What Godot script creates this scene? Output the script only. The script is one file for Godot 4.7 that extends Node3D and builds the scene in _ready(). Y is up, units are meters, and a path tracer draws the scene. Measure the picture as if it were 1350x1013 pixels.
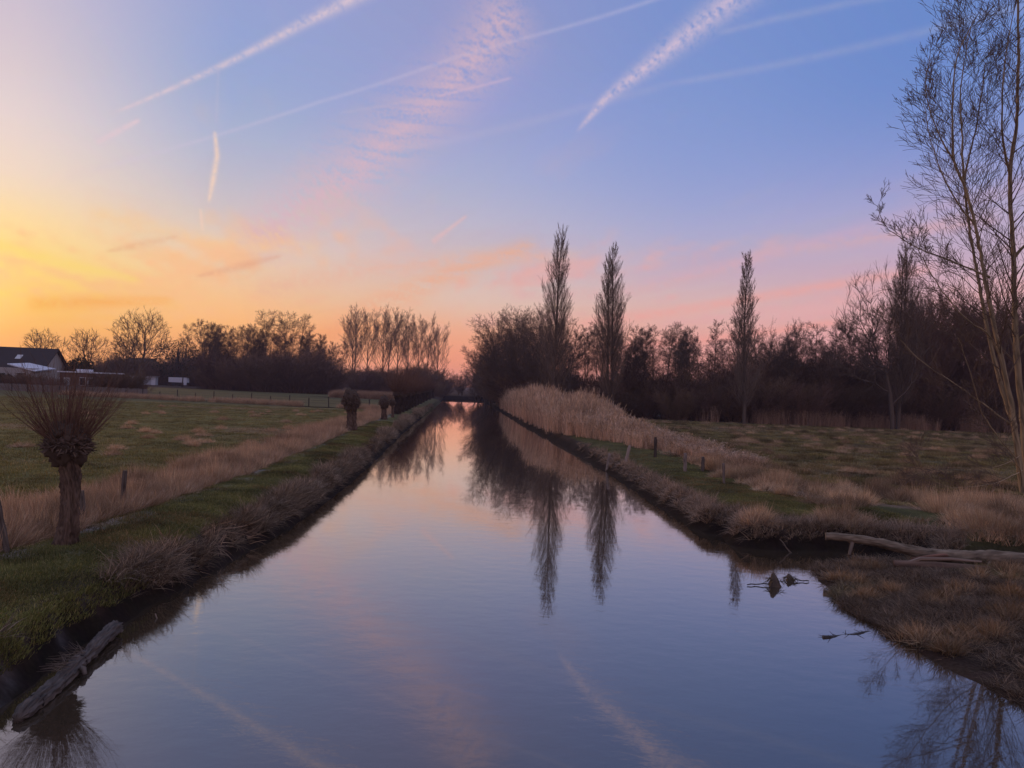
extends Node3D
# A straight lowland river at dusk, seen from a bridge. Units are metres; d is the distance along -Z from the bridge.

const RIVER := 0.0728          # the river drifts this much to -X per metre of distance
const LEFT_SHORE := [[-30.0, -4.9], [8.4, -4.9], [9.4, -4.94], [10.8, -5.04], [12.5, -4.86], [15.4, -4.52], [20.2, -4.13], [24.8, -3.87], [35.8, -3.86], [57.8, -4.02], [96.0, -3.88], [140.0, -3.65], [400.0, -3.5]]
const RIGHT_SHORE := [[38.0, 7.38], [49.2, 7.43], [63.8, 7.39], [79.5, 7.15], [131.0, 7.4], [170.0, 7.5], [400.0, 7.6]]
const RIGHT_LINE := [[3.9, 49.2], [4.52, 39.64], [4.83, 33.43], [5.11, 26.97], [5.27, 23.94], [5.19, 21.84], [5.53, 21.1], [5.93, 20.85], [5.69, 19.59], [6.1, 19.2], [6.89, 19.16], [8.14, 19.3], [9.49, 18.95], [10.3, 18.75], [9.4, 18.55], [7.75, 17.81], [7.0, 17.31], [6.51, 15.94], [6.57, 15.26], [6.16, 14.37], [6.12, 13.5], [6.28, 13.0], [6.13, 12.27], [6.35, 11.83], [6.42, 11.04], [6.56, 10.48], [6.56, 9.99], [6.71, 9.74], [6.9, 7.0], [7.1, 0.0], [7.3, -30.0]]
const RIVER_END := 226.0

var rng := RandomNumberGenerator.new()
var noise := FastNoiseLite.new()
var fine := FastNoiseLite.new()
var right_polygon := PackedVector2Array()
var names := {}
var M := {}

# ---------------------------------------------------------------- mesh collecting
const COS := {3: [1.0, -0.5, -0.5], 4: [1.0, 0.0, -1.0, 0.0], 5: [1.0, 0.309, -0.809, -0.809, 0.309], 6: [1.0, 0.5, -0.5, -1.0, -0.5, 0.5], 8: [1.0, 0.7071, 0.0, -0.7071, -1.0, -0.7071, 0.0, 0.7071]}
const SIN := {3: [0.0, 0.866, -0.866], 4: [0.0, 1.0, 0.0, -1.0], 5: [0.0, 0.951, 0.588, -0.588, -0.951], 6: [0.0, 0.866, 0.866, 0.0, -0.866, -0.866], 8: [0.0, 0.7071, 1.0, 0.7071, 0.0, -0.7071, -1.0, -0.7071]}

class Shape:
	var v := PackedVector3Array()
	var n := PackedVector3Array()
	var c := PackedColorArray()
	var i := PackedInt32Array()
	var col := Color(1, 1, 1)

	func seg(a: Vector3, b: Vector3, ra: float, rb: float, sides: int) -> void:
		var d := (b - a).normalized()
		var s := d.cross(Vector3.UP if absf(d.y) < 0.95 else Vector3.RIGHT).normalized()
		var t := s.cross(d)
		var at := v.size()
		var cs: Array = COS[sides]
		var sn: Array = SIN[sides]
		for k in sides:
			var w: Vector3 = s * cs[k] + t * sn[k]
			v.append(a + w * ra)
			v.append(b + w * rb)
			n.append(w)
			n.append(w)
			c.append(col)
			c.append(col)
		for k in sides:
			var p := at + 2 * k
			var q := at + 2 * ((k + 1) % sides)
			i.append(p)
			i.append(q)
			i.append(p + 1)
			i.append(p + 1)
			i.append(q)
			i.append(q + 1)

	func tri(a: Vector3, b: Vector3, e: Vector3) -> void:
		var w := (e - a).cross(b - a).normalized()
		var at := v.size()
		for p in [a, b, e]:
			v.append(p)
			n.append(w)
			c.append(col)
		i.append_array([at, at + 1, at + 2])

	func quad(a: Vector3, b: Vector3, e: Vector3, f: Vector3) -> void:
		var w := (e - a).cross(b - a).normalized()
		var at := v.size()
		for p in [a, b, e, f]:
			v.append(p)
			n.append(w)
			c.append(col)
		i.append_array([at, at + 1, at + 2, at, at + 2, at + 3])

	func box(lo: Vector3, hi: Vector3) -> void:
		var p := []
		for k in 8:
			p.append(Vector3(hi.x if k & 1 else lo.x, hi.y if k & 2 else lo.y, hi.z if k & 4 else lo.z))
		quad(p[4], p[6], p[7], p[5])
		quad(p[1], p[3], p[2], p[0])
		quad(p[0], p[2], p[6], p[4])
		quad(p[5], p[7], p[3], p[1])
		quad(p[2], p[3], p[7], p[6])
		quad(p[4], p[5], p[1], p[0])

	# a grid of rows of points joined into a skin, each row a closed ring
	func rings(rows: Array) -> void:
		var at := v.size()
		var m: int = rows[0].size()
		for r in rows.size():
			for k in m:
				var here: Vector3 = rows[r][k]
				var along: Vector3 = rows[mini(r + 1, rows.size() - 1)][k] - rows[maxi(r - 1, 0)][k]
				var across: Vector3 = rows[r][(k + 1) % m] - rows[r][(k + m - 1) % m]
				var w := across.cross(along)
				v.append(here)
				n.append(w.normalized() if w.length() > 1e-9 else Vector3.UP)
				c.append(col)
		for r in rows.size() - 1:
			for k in m:
				var p := at + r * m + k
				var q := at + r * m + (k + 1) % m
				i.append_array([p, p + m, q, q, p + m, q + m])

	func made() -> ArrayMesh:
		var arrays := []
		arrays.resize(Mesh.ARRAY_MAX)
		arrays[Mesh.ARRAY_VERTEX] = v
		arrays[Mesh.ARRAY_NORMAL] = n
		arrays[Mesh.ARRAY_COLOR] = c
		arrays[Mesh.ARRAY_INDEX] = i
		var mesh := ArrayMesh.new()
		mesh.add_surface_from_arrays(Mesh.PRIMITIVE_TRIANGLES, arrays)
		return mesh

func rv() -> Vector3:
	return Vector3(rng.randf_range(-1, 1), rng.randf_range(-1, 1), rng.randf_range(-1, 1))

# a rough round limb along a path: bark relief is real displacement
func rough_tube(s: Shape, pts: Array, radii: Array, sides: int, amp: float, freq: float, capped := true) -> void:
	var rows := []
	var tones := []
	var side := Vector3.RIGHT
	var run: float = pts[0].x * 3.7 + pts[0].z * 1.9
	for r in pts.size():
		var d: Vector3 = (pts[mini(r + 1, pts.size() - 1)] - pts[maxi(r - 1, 0)]).normalized()
		side = (side - d * side.dot(d)).normalized()
		var t := d.cross(side)
		if r:
			run += (pts[r] - pts[r - 1]).length()
		var row := []
		for k in sides:
			var a := TAU * k / sides
			var w := side * cos(a) + t * sin(a)
			var p: Vector3 = pts[r]
			var g: float = radii[r] * freq
			var bump := 1.0 + amp * (fine.get_noise_3d(cos(a) * g, run * freq * 0.16, sin(a) * g) + 0.6 * noise.get_noise_3d(cos(a) * 40.0, run * 60.0, sin(a) * 40.0))
			row.append(p + w * radii[r] * bump)
			tones.append(clampf(1.0 + 1.0 * fine.get_noise_3d(cos(a) * g * 1.6 + 31.0, run * freq * 0.14, sin(a) * g * 1.6) + 0.7 * noise.get_noise_3d(cos(a) * 30.0, run * 45.0 + 99.0, sin(a) * 30.0), 0.4, 1.8))
		rows.append(row)
	if capped:
		for e in [0, pts.size() - 1]:
			var mid := []
			for k in sides:
				mid.append(pts[e] + (rows[1 if e == 0 else rows.size() - 1][k] - pts[e]) * 0.01)
				if e == 0:
					tones.push_front(1.2)
				else:
					tones.append(1.2)
			if e == 0:
				rows.push_front(mid)
			else:
				rows.append(mid)
	var from := s.v.size()
	s.rings(rows)
	for k in range(from, s.v.size()):
		s.c[k] = s.c[k] * tones[k - from]

func blob(s: Shape, at: Vector3, size: Vector3, amp: float, freq: float, bands := 12, around := 18) -> void:
	var rows := []
	for r in bands + 1:
		var b := PI * r / bands
		var row := []
		for k in around:
			var a := TAU * k / around
			var w := Vector3(sin(b) * cos(a), -cos(b), sin(b) * sin(a))
			var bump := 1.0 + amp * fine.get_noise_3d((at.x + w.x) * freq, (at.y + w.y) * freq, (at.z + w.z) * freq)
			row.append(at + w * size * maxf(bump, 0.3))
		rows.append(row)
	# rings run upwards with the angle, so turn them to face outwards
	for row in rows:
		row.reverse()
	s.rings(rows)

# ---------------------------------------------------------------- nodes
func numbered(called: String) -> String:
	names[called] = names.get(called, -1) + 1
	return called if names[called] == 0 else "%s_%03d" % [called, names[called]]

func tag(o: Node, label: String, category: String, group := "", kind := "") -> Node:
	if label: o.set_meta("label", label)
	if category: o.set_meta("category", category)
	if group: o.set_meta("group", group)
	if kind: o.set_meta("kind", kind)
	return o

func thing(called: String, at: Vector3, turn: float, label: String, category: String, group := "") -> Node3D:
	var o := Node3D.new()
	o.name = numbered(called)
	add_child(o)
	o.position = at
	o.rotation.y = turn
	tag(o, label, category, group)
	return o

func part(called: String, mesh: Mesh, m: Material, parent: Node) -> MeshInstance3D:
	var o := MeshInstance3D.new()
	o.name = called
	o.mesh = mesh
	o.material_override = m
	parent.add_child(o, true)
	return o

func mat(rough := 0.95, spec := 0.3) -> StandardMaterial3D:
	var m := StandardMaterial3D.new()
	m.vertex_color_use_as_albedo = true
	m.roughness = rough
	m.metallic_specular = spec
	return m

# ---------------------------------------------------------------- the lie of the land
func table(t: Array, d: float) -> float:
	if d <= t[0][0]:
		return t[0][1]
	for k in range(1, t.size()):
		if d < t[k][0]:
			return lerpf(t[k - 1][1], t[k][1], (d - t[k - 1][0]) / (t[k][0] - t[k - 1][0]))
	return t[-1][1]

# how far inland from the water's edge: below zero in the water
func inland_left(x: float, d: float) -> float:
	return table(LEFT_SHORE, d) - (x + RIVER * d) + 0.16 * noise.get_noise_2d(x * 9.0, d * 9.0) + 0.10 * noise.get_noise_2d(x * 31.0, d * 31.0)

func inland_right(x: float, d: float) -> float:
	var wander := 0.14 * noise.get_noise_2d(x * 9.0, d * 9.0 + 50.0) + 0.08 * noise.get_noise_2d(x * 31.0, d * 31.0)
	if d > 38.0:
		return x + RIVER * d - table(RIGHT_SHORE, d) + wander
	var p := Vector2(x, d)
	var best := 1e9
	for k in RIGHT_LINE.size() - 1:
		var a := Vector2(RIGHT_LINE[k][0], RIGHT_LINE[k][1])
		var b := Vector2(RIGHT_LINE[k + 1][0], RIGHT_LINE[k + 1][1])
		var t := clampf((p - a).dot(b - a) / (b - a).length_squared(), 0.0, 1.0)
		best = minf(best, p.distance_squared_to(a + (b - a) * t))
	return (sqrt(best) if Geometry2D.is_point_in_polygon(p, right_polygon) else -sqrt(best)) + wander

func spit(x: float, d: float) -> float:   # 1 on the low mud spit in front of the ditch
	return 1.0 - smoothstep(-0.5, 0.6, d - 18.55 + 0.16 * maxf(0.0, x - 9.5)) if x > 5.0 else 0.0

func height(x: float, d: float) -> float:
	var off := x + RIVER * d
	var bumps := 0.05 * noise.get_noise_2d(x * 6.0, d * 6.0) + 0.025 * noise.get_noise_2d(x * 26.0, d * 26.0)
	if d > RIVER_END:
		return lerpf(-0.5, 0.9, smoothstep(RIVER_END, RIVER_END + 3.0, d))
	if off < 1.7:
		var s := inland_left(x, d)
		if s < 0.0:
			return maxf(-0.7, s * 0.7)
		var h := 0.56 * smoothstep(0.0, 0.6, s) + 0.16 * smoothstep(0.5, 1.8, s)
		h -= 0.16 * smoothstep(2.6, 3.3, s) * (1.0 - smoothstep(4.6, 5.6, s))
		h += bumps * smoothstep(0.2, 1.0, s) + 0.25 * smoothstep(60.0, 200.0, d) * smoothstep(20.0, 80.0, s)
		return h
	var s2 := inland_right(x, d)
	if s2 < 0.0:
		return maxf(-0.7, s2 * 0.7)
	var bank := 0.52 * smoothstep(0.0, 0.55, s2) + 0.16 * smoothstep(0.5, 1.8, s2) - 0.12 * smoothstep(4.0, 8.0, s2)
	var low := 0.06 * smoothstep(0.0, 0.2, s2) + 0.24 * smoothstep(0.2, 3.2, s2)
	return lerpf(bank, low, spit(x, d)) + bumps * smoothstep(0.1, 0.8, s2) * 1.3

func on(x: float, d: float, up := 0.0) -> Vector3:
	return Vector3(x, height(x, d) + up, -d)

# ---------------------------------------------------------------- sky
func lin(c: Color) -> Color:
	return c.srgb_to_linear()

func sky_image() -> Image:
	var els := [0.0, 2.0, 4.0, 6.5, 9.0, 12.0, 15.0, 20.0, 26.0, 45.0, 90.0]
	var aways := [0.0, 8.0, 21.0, 38.0, 55.0, 70.0, 112.0, 180.0]
	var t := [
		[[251, 168, 92], [253, 184, 96], [255, 204, 106], [255, 218, 126], [254, 220, 155], [243, 216, 190], [232, 211, 203], [213, 197, 203], [194, 183, 205], [165, 168, 206], [156, 165, 208]],
		[[250, 165, 95], [252, 180, 98], [253, 198, 106], [254, 214, 125], [252, 216, 152], [240, 214, 190], [229, 209, 203], [209, 194, 203], [190, 180, 205], [164, 167, 206], [156, 165, 208]],
		[[244, 152, 98], [248, 166, 106], [250, 184, 122], [240, 194, 150], [228, 199, 180], [202, 190, 194], [180, 181, 202], [152, 166, 206], [146, 158, 205], [156, 162, 206], [156, 165, 208]],
		[[236, 146, 118], [240, 154, 121], [236, 168, 136], [220, 188, 173], [206, 186, 186], [187, 180, 198], [169, 172, 204], [152, 158, 205], [145, 151, 198], [153, 161, 206], [156, 165, 208]],
		[[226, 148, 138], [228, 154, 143], [226, 163, 152], [214, 177, 174], [193, 172, 188], [166, 166, 202], [147, 158, 205], [129, 149, 203], [119, 142, 200], [148, 160, 207], [156, 165, 208]],
		[[216, 148, 152], [220, 153, 157], [220, 160, 163], [212, 165, 170], [196, 166, 184], [172, 163, 199], [144, 152, 202], [112, 138, 199], [104, 134, 197], [146, 159, 207], [156, 165, 208]],
		[[208, 164, 168], [216, 170, 174], [220, 174, 178], [216, 177, 184], [208, 177, 190], [199, 177, 195], [190, 175, 200], [176, 171, 205], [167, 168, 207], [158, 165, 207], [156, 165, 208]],
		[[196, 164, 172], [214, 172, 178], [226, 179, 183], [226, 183, 188], [218, 183, 192], [208, 181, 196], [198, 178, 200], [182, 173, 205], [170, 169, 207], [160, 166, 207], [156, 165, 208]]]
	var wide := 1024 + 32   # a margin of 16 columns on either side, cut off after the enlarging
	var tall := 512
	var streak := FastNoiseLite.new()
	streak.seed = 5
	streak.frequency = 1.0
	streak.fractal_octaves = 4
	var base := PackedByteArray()
	base.resize(wide * tall * 3)
	for row in tall / 2 + 3:
		var el := maxf(0.0, 90.0 - (row + 0.5) / tall * 180.0)
		var k := 0
		while k < els.size() - 2 and el > els[k + 1]:
			k += 1
		var at := []
		for a in aways.size():
			var e := []
			for ch in 3:
				var p0: float = t[a][maxi(k - 1, 0)][ch]
				var p1: float = t[a][k][ch]
				var p2: float = t[a][k + 1][ch]
				var p3: float = t[a][mini(k + 2, els.size() - 1)][ch]
				e.append(cubic_interpolate_in_time(p1, p2, p0, p3, (el - els[k]) / (els[k + 1] - els[k]), 1.0, (els[maxi(k - 1, 0)] - els[k]) / (els[k + 1] - els[k]) - (0.001 if k == 0 else 0.0), (els[mini(k + 2, els.size() - 1)] - els[k]) / (els[k + 1] - els[k])) if k > 0 and k < els.size() - 2 else lerpf(p1, p2, (el - els[k]) / (els[k + 1] - els[k])))
			at.append(e)
		var lut := []
		for deg in 182:
			var q := 0
			while q < aways.size() - 2 and deg > aways[q + 1]:
				q += 1
			var f: float = clampf((deg - aways[q]) / (aways[q + 1] - aways[q]), 0.0, 1.0)
			f = lerpf(f, smoothstep(0.0, 1.0, f), 0.35)
			lut.append(Vector3(lerpf(at[q][0], at[q + 1][0], f), lerpf(at[q][1], at[q + 1][1], f), lerpf(at[q][2], at[q + 1][2], f)))
		for column in wide:
			var az := (column - 16 + 0.5) / 1024.0 * 360.0
			if az > 180.0:
				az -= 360.0
			var away := absf(az + 42.0)
			if away > 180.0:
				away = absf(360.0 - away)
			var lo := int(away)
			var c: Vector3 = lut[lo].lerp(lut[lo + 1], away - lo)
			# thin cirrus, seen edge-on towards the horizon: streaks that lengthen with distance
			var r := 1.0 / (sin(deg_to_rad(el)) + 0.06)
			var sx := sin(deg_to_rad(az)) * r
			var sz := cos(deg_to_rad(az)) * r
			var veil := streak.get_noise_2d(sx * 0.55 + sz * 0.45, (sz * 0.55 - sx * 0.45) * 0.16) + 0.45 * streak.get_noise_2d(sx * 2.1 + 9.0, sz * 0.5)
			veil += (0.35 * (1.0 - smoothstep(8.0, 16.0, el)) - 0.25 * smoothstep(10.0, 22.0, el)) * streak.get_noise_2d(sx * 6.0 + sz * 2.0, sz * 1.6 - sx * 0.8)
			veil = smoothstep(-0.05, lerpf(0.6, 1.3, smoothstep(8.0, 20.0, el)), veil) * 0.95 * smoothstep(1.0, 8.0, el) * (1.0 - 0.75 * smoothstep(16.0, 40.0, el))
			var warm := Vector3(248, 188, 138).lerp(Vector3(222, 167, 168), smoothstep(15.0, 50.0, away)).lerp(Vector3(176, 168, 200), smoothstep(14.0, 30.0, el))
			c = c.lerp(warm, veil * 0.8)
			var glow := 0.53 * (1.0 + 1.2 * exp(-away * away / 30.0) * exp(-(el - 2.0) * (el - 2.0) / 30.0))
			var l := Color(c.x / 255.0, c.y / 255.0, c.z / 255.0).srgb_to_linear() * glow
			l = l.linear_to_srgb()
			var o := (row * wide + column) * 3
			base[o] = int(clampf(l.r * 255.0 + 0.5, 0, 255))
			base[o + 1] = int(clampf(l.g * 255.0 + 0.5, 0, 255))
			base[o + 2] = int(clampf(l.b * 255.0 + 0.5, 0, 255))
	for o in range((tall / 2 + 3) * wide * 3, base.size()):
		base[o] = 40
	var im := Image.create_from_data(wide, tall, false, Image.FORMAT_RGB8, base)
	im.resize(4096 + 128, 2048, Image.INTERPOLATE_CUBIC)
	im = im.get_region(Rect2i(64, 0, 4096, 2048))
	# vapour trails and cloud wisps, soft and torn: [points (azimuth, elevation, half width), strength, raggedness, colour]
	var rosy := Color8(228, 202, 210)
	var peach := Color8(252, 214, 190)
	var trails := [
		[[[-29.0, 16.5, 0.10], [-27.2, 17.57, 0.13], [-21.4, 21.2, 0.26], [-16.4, 24.4, 0.42], [-13.2, 26.2, 0.55], [-8.0, 29.0, 0.65]], 0.66, 0.9, rosy],
		[[[-29.4, 14.75, 0.12], [-28.3, 15.6, 0.24], [-26.7, 16.8, 0.16]], 0.75, 0.7, rosy],
		[[[-22.1, 16.9, 0.13], [-21.85, 15.2, 0.20], [-22.05, 13.6, 0.22], [-22.3, 11.9, 0.10]], 0.72, 0.45, peach],
		[[[-22.8, 11.6, 0.08], [-22.6, 10.1, 0.13]], 0.55, 0.4, peach],
		[[[-22.0, 21.0, 0.1], [-22.0, 17.2, 0.12]], 0.13, 0.4, rosy],
		[[[-31.0, 12.4, 0.15], [-22.2, 16.4, 0.16], [-15.1, 19.6, 0.16], [-5.2, 23.45, 0.16], [-0.1, 24.9, 0.16], [9.4, 27.2, 0.18], [16.0, 28.6, 0.2]], 0.28, 0.3, Color8(214, 200, 222)],
		[[[-14.0, 18.97, 0.12], [-7.4, 20.6, 0.12], [-4.5, 21.4, 0.13]], 0.14, 0.3, rosy],
		[[[-6.6, 20.8, 0.07], [-4.0, 21.5, 0.12], [-0.7, 22.4, 0.1]], 0.42, 0.2, Color8(226, 190, 212)],
		[[[3.9, 18.6, 0.1], [6.3, 21.2, 0.45], [9.6, 23.4, 0.8], [13.3, 25.8, 1.1], [15.7, 27.2, 1.25], [19.0, 29.5, 1.4]], 0.72, 1.05, Color8(216, 192, 212)],
		[[[13.9, 24.9, 0.2], [18.0, 25.5, 0.3], [23.1, 25.9, 0.3], [29.0, 26.0, 0.3]], 0.16, 0.4, rosy],
		[[[-10.0, 16.9, 0.4], [-3.9, 18.3, 0.4], [5.0, 20.6, 0.4], [11.9, 22.2, 0.35]], 0.10, 0.3, rosy],
		[[[10.0, 21.9, 0.25], [15.6, 22.45, 0.3], [23.2, 23.2, 0.35], [31.7, 23.9, 0.4], [38.0, 24.1, 0.4]], 0.14, 0.4, rosy],
		[[[-6.5, 10.6, 0.3], [-5.3, 11.6, 0.2], [-3.8, 12.8, 0.12]], 0.4, 0.4, Color8(246, 190, 180)],
		[[[-20.5, 9.0, 2.2], [-13.0, 14.6, 3.4], [-9.0, 18.4, 3.2], [-4.9, 22.2, 2.8], [0.0, 28.0, 3.2]], 0.62, 1.2, Color8(220, 182, 194)],
		[[[-14.5, 3.0, 1.3], [-10.0, 5.9, 1.7], [-6.0, 8.0, 1.2], [2.0, 11.2, 0.7]], 0.45, 1.0, Color8(244, 170, 132)],
		[[[-20.0, 6.0, 0.9], [-12.0, 8.2, 1.1], [-4.0, 9.6, 0.9], [6.0, 10.2, 0.6]], 0.4, 1.0, Color8(236, 178, 156)],
		[[[-30.0, 10.5, 0.7], [-22.0, 9.4, 0.9], [-14.0, 9.6, 0.6]], 0.35, 1.0, Color8(250, 204, 150)],
		[[[-2.0, 7.0, 0.5], [8.0, 7.4, 0.7], [20.0, 10.6, 0.7], [34.0, 12.0, 0.8]], 0.4, 1.0, Color8(224, 172, 172)],
		[[[-18.0, 2.8, 0.8], [-9.0, 4.3, 0.7]], 0.35, 0.5, Color8(252, 160, 104)],
		[[[-28.6, 8.0, 0.1], [-26.5, 8.7, 0.4], [-24.0, 9.6, 0.12]], 0.30, 0.8, Color8(226, 160, 120)],
		[[[-23.0, 6.9, 0.12], [-20.0, 7.9, 0.42], [-17.0, 9.0, 0.08]], 0.32, 0.8, Color8(222, 156, 128)],
		[[[-33.0, 4.2, 0.5], [-29.5, 4.6, 0.6], [-24.0, 5.2, 0.3]], 0.4, 0.6, Color8(252, 168, 74)],
		[[[-36.0, 8.0, 0.5], [-31.0, 7.0, 0.5], [-26.0, 6.3, 0.25]], 0.5, 0.6, Color8(255, 220, 120)],
		[[[4.0, 5.0, 0.5], [11.0, 6.0, 0.55], [20.0, 7.6, 0.5], [30.0, 9.2, 0.5]], 0.55, 0.6, Color8(238, 166, 158)],
		[[[8.0, 8.0, 0.35], [16.0, 9.6, 0.45], [26.0, 12.2, 0.6], [36.0, 14.5, 0.7]], 0.35, 0.6, Color8(206, 172, 196)],
		[[[6.0, 3.2, 0.3], [14.0, 4.1, 0.4], [24.0, 5.6, 0.35]], 0.5, 0.6, Color8(244, 160, 148)]]
	var frayed := FastNoiseLite.new()
	frayed.seed = 11
	frayed.frequency = 1.0
	frayed.fractal_octaves = 4
	for trail in trails:
		var pts: Array = trail[0]
		var box := Rect2(pts[0][0], pts[0][1], 0, 0)
		var most := 0.0
		for p in pts:
			box = box.expand(Vector2(p[0], p[1]))
			most = maxf(most, p[2])
		box = box.grow(most * 2.6)
		var shrink := cos(deg_to_rad(box.get_center().y))
		for row in range(int((90.0 - box.end.y) / 180.0 * 2048), int((90.0 - maxf(box.position.y, 0.2)) / 180.0 * 2048)):
			var el := 90.0 - (row + 0.5) / 2048.0 * 180.0
			for column in range(int(floor(box.position.x / 360.0 * 4096)), int(box.end.x / 360.0 * 4096)):
				var az := (column + 0.5) / 4096.0 * 360.0
				var here := Vector2(az * shrink, el)
				var best := 1e9
				var half := 0.1
				var run := 0.0
				var along := 0.0
				var whole := 0.0
				for k in pts.size() - 1:
					var a := Vector2(pts[k][0] * shrink, pts[k][1])
					var b := Vector2(pts[k + 1][0] * shrink, pts[k + 1][1])
					var f := clampf((here - a).dot(b - a) / (b - a).length_squared(), 0.0, 1.0)
					var gap := here.distance_to(a + (b - a) * f)
					var w: float = lerpf(pts[k][2], pts[k + 1][2], f)
					if gap / w < best:
						best = gap / w
						half = w
						run = whole + f * (b - a).length()
					whole += (b - a).length()
				if best > 2.4:
					continue
				along = run / whole
				var rag: float = trail[2]
				var ragged := frayed.get_noise_2d(run * 0.8 + 10.0 * half, el * 1.3) + 0.7 * frayed.get_noise_2d(az * 2.6 + el * 1.5, (el - az * 0.6) * 5.0) + 0.4 * frayed.get_noise_2d(az * 9.0, el * 9.0)
				best = maxf(0.0, best + rag * 0.45 * ragged)
				var strength: float = trail[1] * exp(-best * best * 1.5) * smoothstep(0.0, 0.08, along) * (1.0 - smoothstep(0.9, 1.0, along)) * clampf(1.0 - 0.35 * maxf(rag - 0.6, 0.0) + rag * 1.1 * ragged, 0.0, 1.5)
				var x := posmod(column, 4096)
				var tint: Color = trail[3]
				tint = (tint.srgb_to_linear() * 0.5).linear_to_srgb()
				im.set_pixel(x, row, im.get_pixel(x, row).lerp(tint, clampf(strength, 0.0, 1.0)))
	return im

# ---------------------------------------------------------------- ground and water
func ground_color(x: float, d: float, h: float) -> Color:
	var off := x + RIVER * d
	var a := noise.get_noise_2d(x * 3.0, d * 3.0)
	var b := noise.get_noise_2d(x * 22.0, d * 22.0)
	var e := noise.get_noise_2d(x * 70.0, d * 70.0)
	var soil := Color(0.062, 0.043, 0.030) * (1.0 + 0.5 * b)
	var lawn := Color(0.128, 0.124, 0.044) * (1.0 + 0.6 * b + 0.25 * a)
	var straw := Color(0.28, 0.20, 0.125) * (1.0 + 0.4 * b)
	var frost := Color(0.46, 0.44, 0.45)
	var wet_mud := Color(0.026, 0.019, 0.014) * (1.0 + 0.4 * e)
	if off < 1.7:
		var s := inland_left(x, d)
		soil = wet_mud.lerp(soil, smoothstep(0.32, 0.42, s + 0.15 * b))
		var c := soil.lerp(lawn, smoothstep(0.75, 1.15, s + 0.5 * b))
		c = c.lerp(straw, smoothstep(2.5, 2.9, s + 0.5 * b))
		if s > 2.2 and s < 3.3:
			c = c.lerp(frost, smoothstep(0.1, 0.5, e + 0.5 * b + 0.1) * 0.4)
		if d < 15.0 and s < 2.6:
			c = c.lerp(frost, smoothstep(0.3, 0.6, e + 0.4 * a) * 0.12)
		var band := noise.get_noise_2d(x * 3.0, d * 7.0 + 300.0) + 0.5 * noise.get_noise_2d(x * 0.8, d * 0.8) - 0.1
		var meadow := Color(0.185, 0.168, 0.056).lerp(Color(0.27, 0.205, 0.10), smoothstep(0.1, 0.6, band + 0.4 * b)) * (1.0 + 0.3 * b + 0.2 * a)
		c = c.lerp(meadow, smoothstep(4.7, 5.6, s + 1.2 * b + a))
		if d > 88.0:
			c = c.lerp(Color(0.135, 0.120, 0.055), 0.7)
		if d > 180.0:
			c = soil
		return c
	var s2 := inland_right(x, d)
	soil = wet_mud.lerp(soil, smoothstep(0.32, 0.42, s2 + 0.15 * b))
	var c2 := soil.lerp(lawn * 0.8, smoothstep(0.6, 1.0, s2 + 0.4 * b))
	var bound := 4.0 if d > 20.0 else 2.2
	c2 = c2.lerp(straw * 0.8, smoothstep(bound, bound + 0.6, s2 + 0.8 * b))
	var meadow2 := Color(0.170, 0.148, 0.074) * (1.0 + 0.7 * b + 0.4 * a)
	meadow2 = meadow2.lerp(Color(0.15, 0.16, 0.16), smoothstep(0.25, 0.6, a + 0.6 * e) * 0.35)
	c2 = c2.lerp(meadow2, smoothstep(8.0, 11.0, s2 + 3.0 * a))
	c2 = c2.lerp(Color(0.060, 0.042, 0.030) * (1.0 + 0.5 * b), spit(x, d) * smoothstep(-0.6, 0.1, 0.25 - a))
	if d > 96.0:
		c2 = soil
	return c2

func make_ground() -> void:
	var offs := []
	var o := -260.0
	while o < 260.0:
		offs.append(o)
		var gap := 6.0
		if o > -11.5 and o < -3.0: gap = 0.14
		elif o >= -3.0 and o < 5.0: gap = 0.8
		elif o >= 5.0 and o < 14.0: gap = 0.17
		elif o > -22.0 and o < 26.0: gap = 0.6
		elif o > -60.0 and o < 70.0: gap = 2.0
		o += gap
	var rows := []
	var d := -8.0
	while d < 1500.0:
		rows.append(d)
		d += 1.0 if d < 6.0 else maxf(0.14, 0.0115 * d) if d < 240.0 else 40.0
	var s := Shape.new()
	for r in rows:
		for q in offs:
			var x: float = q - RIVER * r
			var h := height(x, r)
			s.v.append(Vector3(x, h, -r))
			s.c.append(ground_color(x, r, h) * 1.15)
	var w := offs.size()
	s.n.resize(s.v.size())
	for r in rows.size():
		for k in w:
			var across := s.v[r * w + mini(k + 1, w - 1)] - s.v[r * w + maxi(k - 1, 0)]
			var along := s.v[mini(r + 1, rows.size() - 1) * w + k] - s.v[maxi(r - 1, 0) * w + k]
			s.n[r * w + k] = across.cross(along).normalized()
			if r + 1 < rows.size() and k + 1 < w:
				var p := r * w + k
				s.i.append_array([p, p + w, p + 1, p + 1, p + w, p + w + 1])
	var m := mat(1.0, 0.2)
	var grain := NoiseTexture2D.new()
	grain.noise = FastNoiseLite.new()
	grain.noise.frequency = 0.03
	grain.noise.fractal_octaves = 5
	grain.width = 512
	grain.height = 512
	grain.seamless = true
	var ramp := Gradient.new()
	ramp.set_color(0, Color(0.62, 0.60, 0.58))
	ramp.set_color(1, Color(1, 1, 1))
	grain.color_ramp = ramp
	m.albedo_texture = grain
	m.uv1_triplanar = true
	m.uv1_world_triplanar = true
	m.uv1_scale = Vector3(0.7, 0.7, 0.7)
	m.heightmap_enabled = true
	m.heightmap_texture = grain
	m.heightmap_scale = 3.0
	tag(part("ground", s.made(), m, self), "", "", "", "structure")

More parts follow.
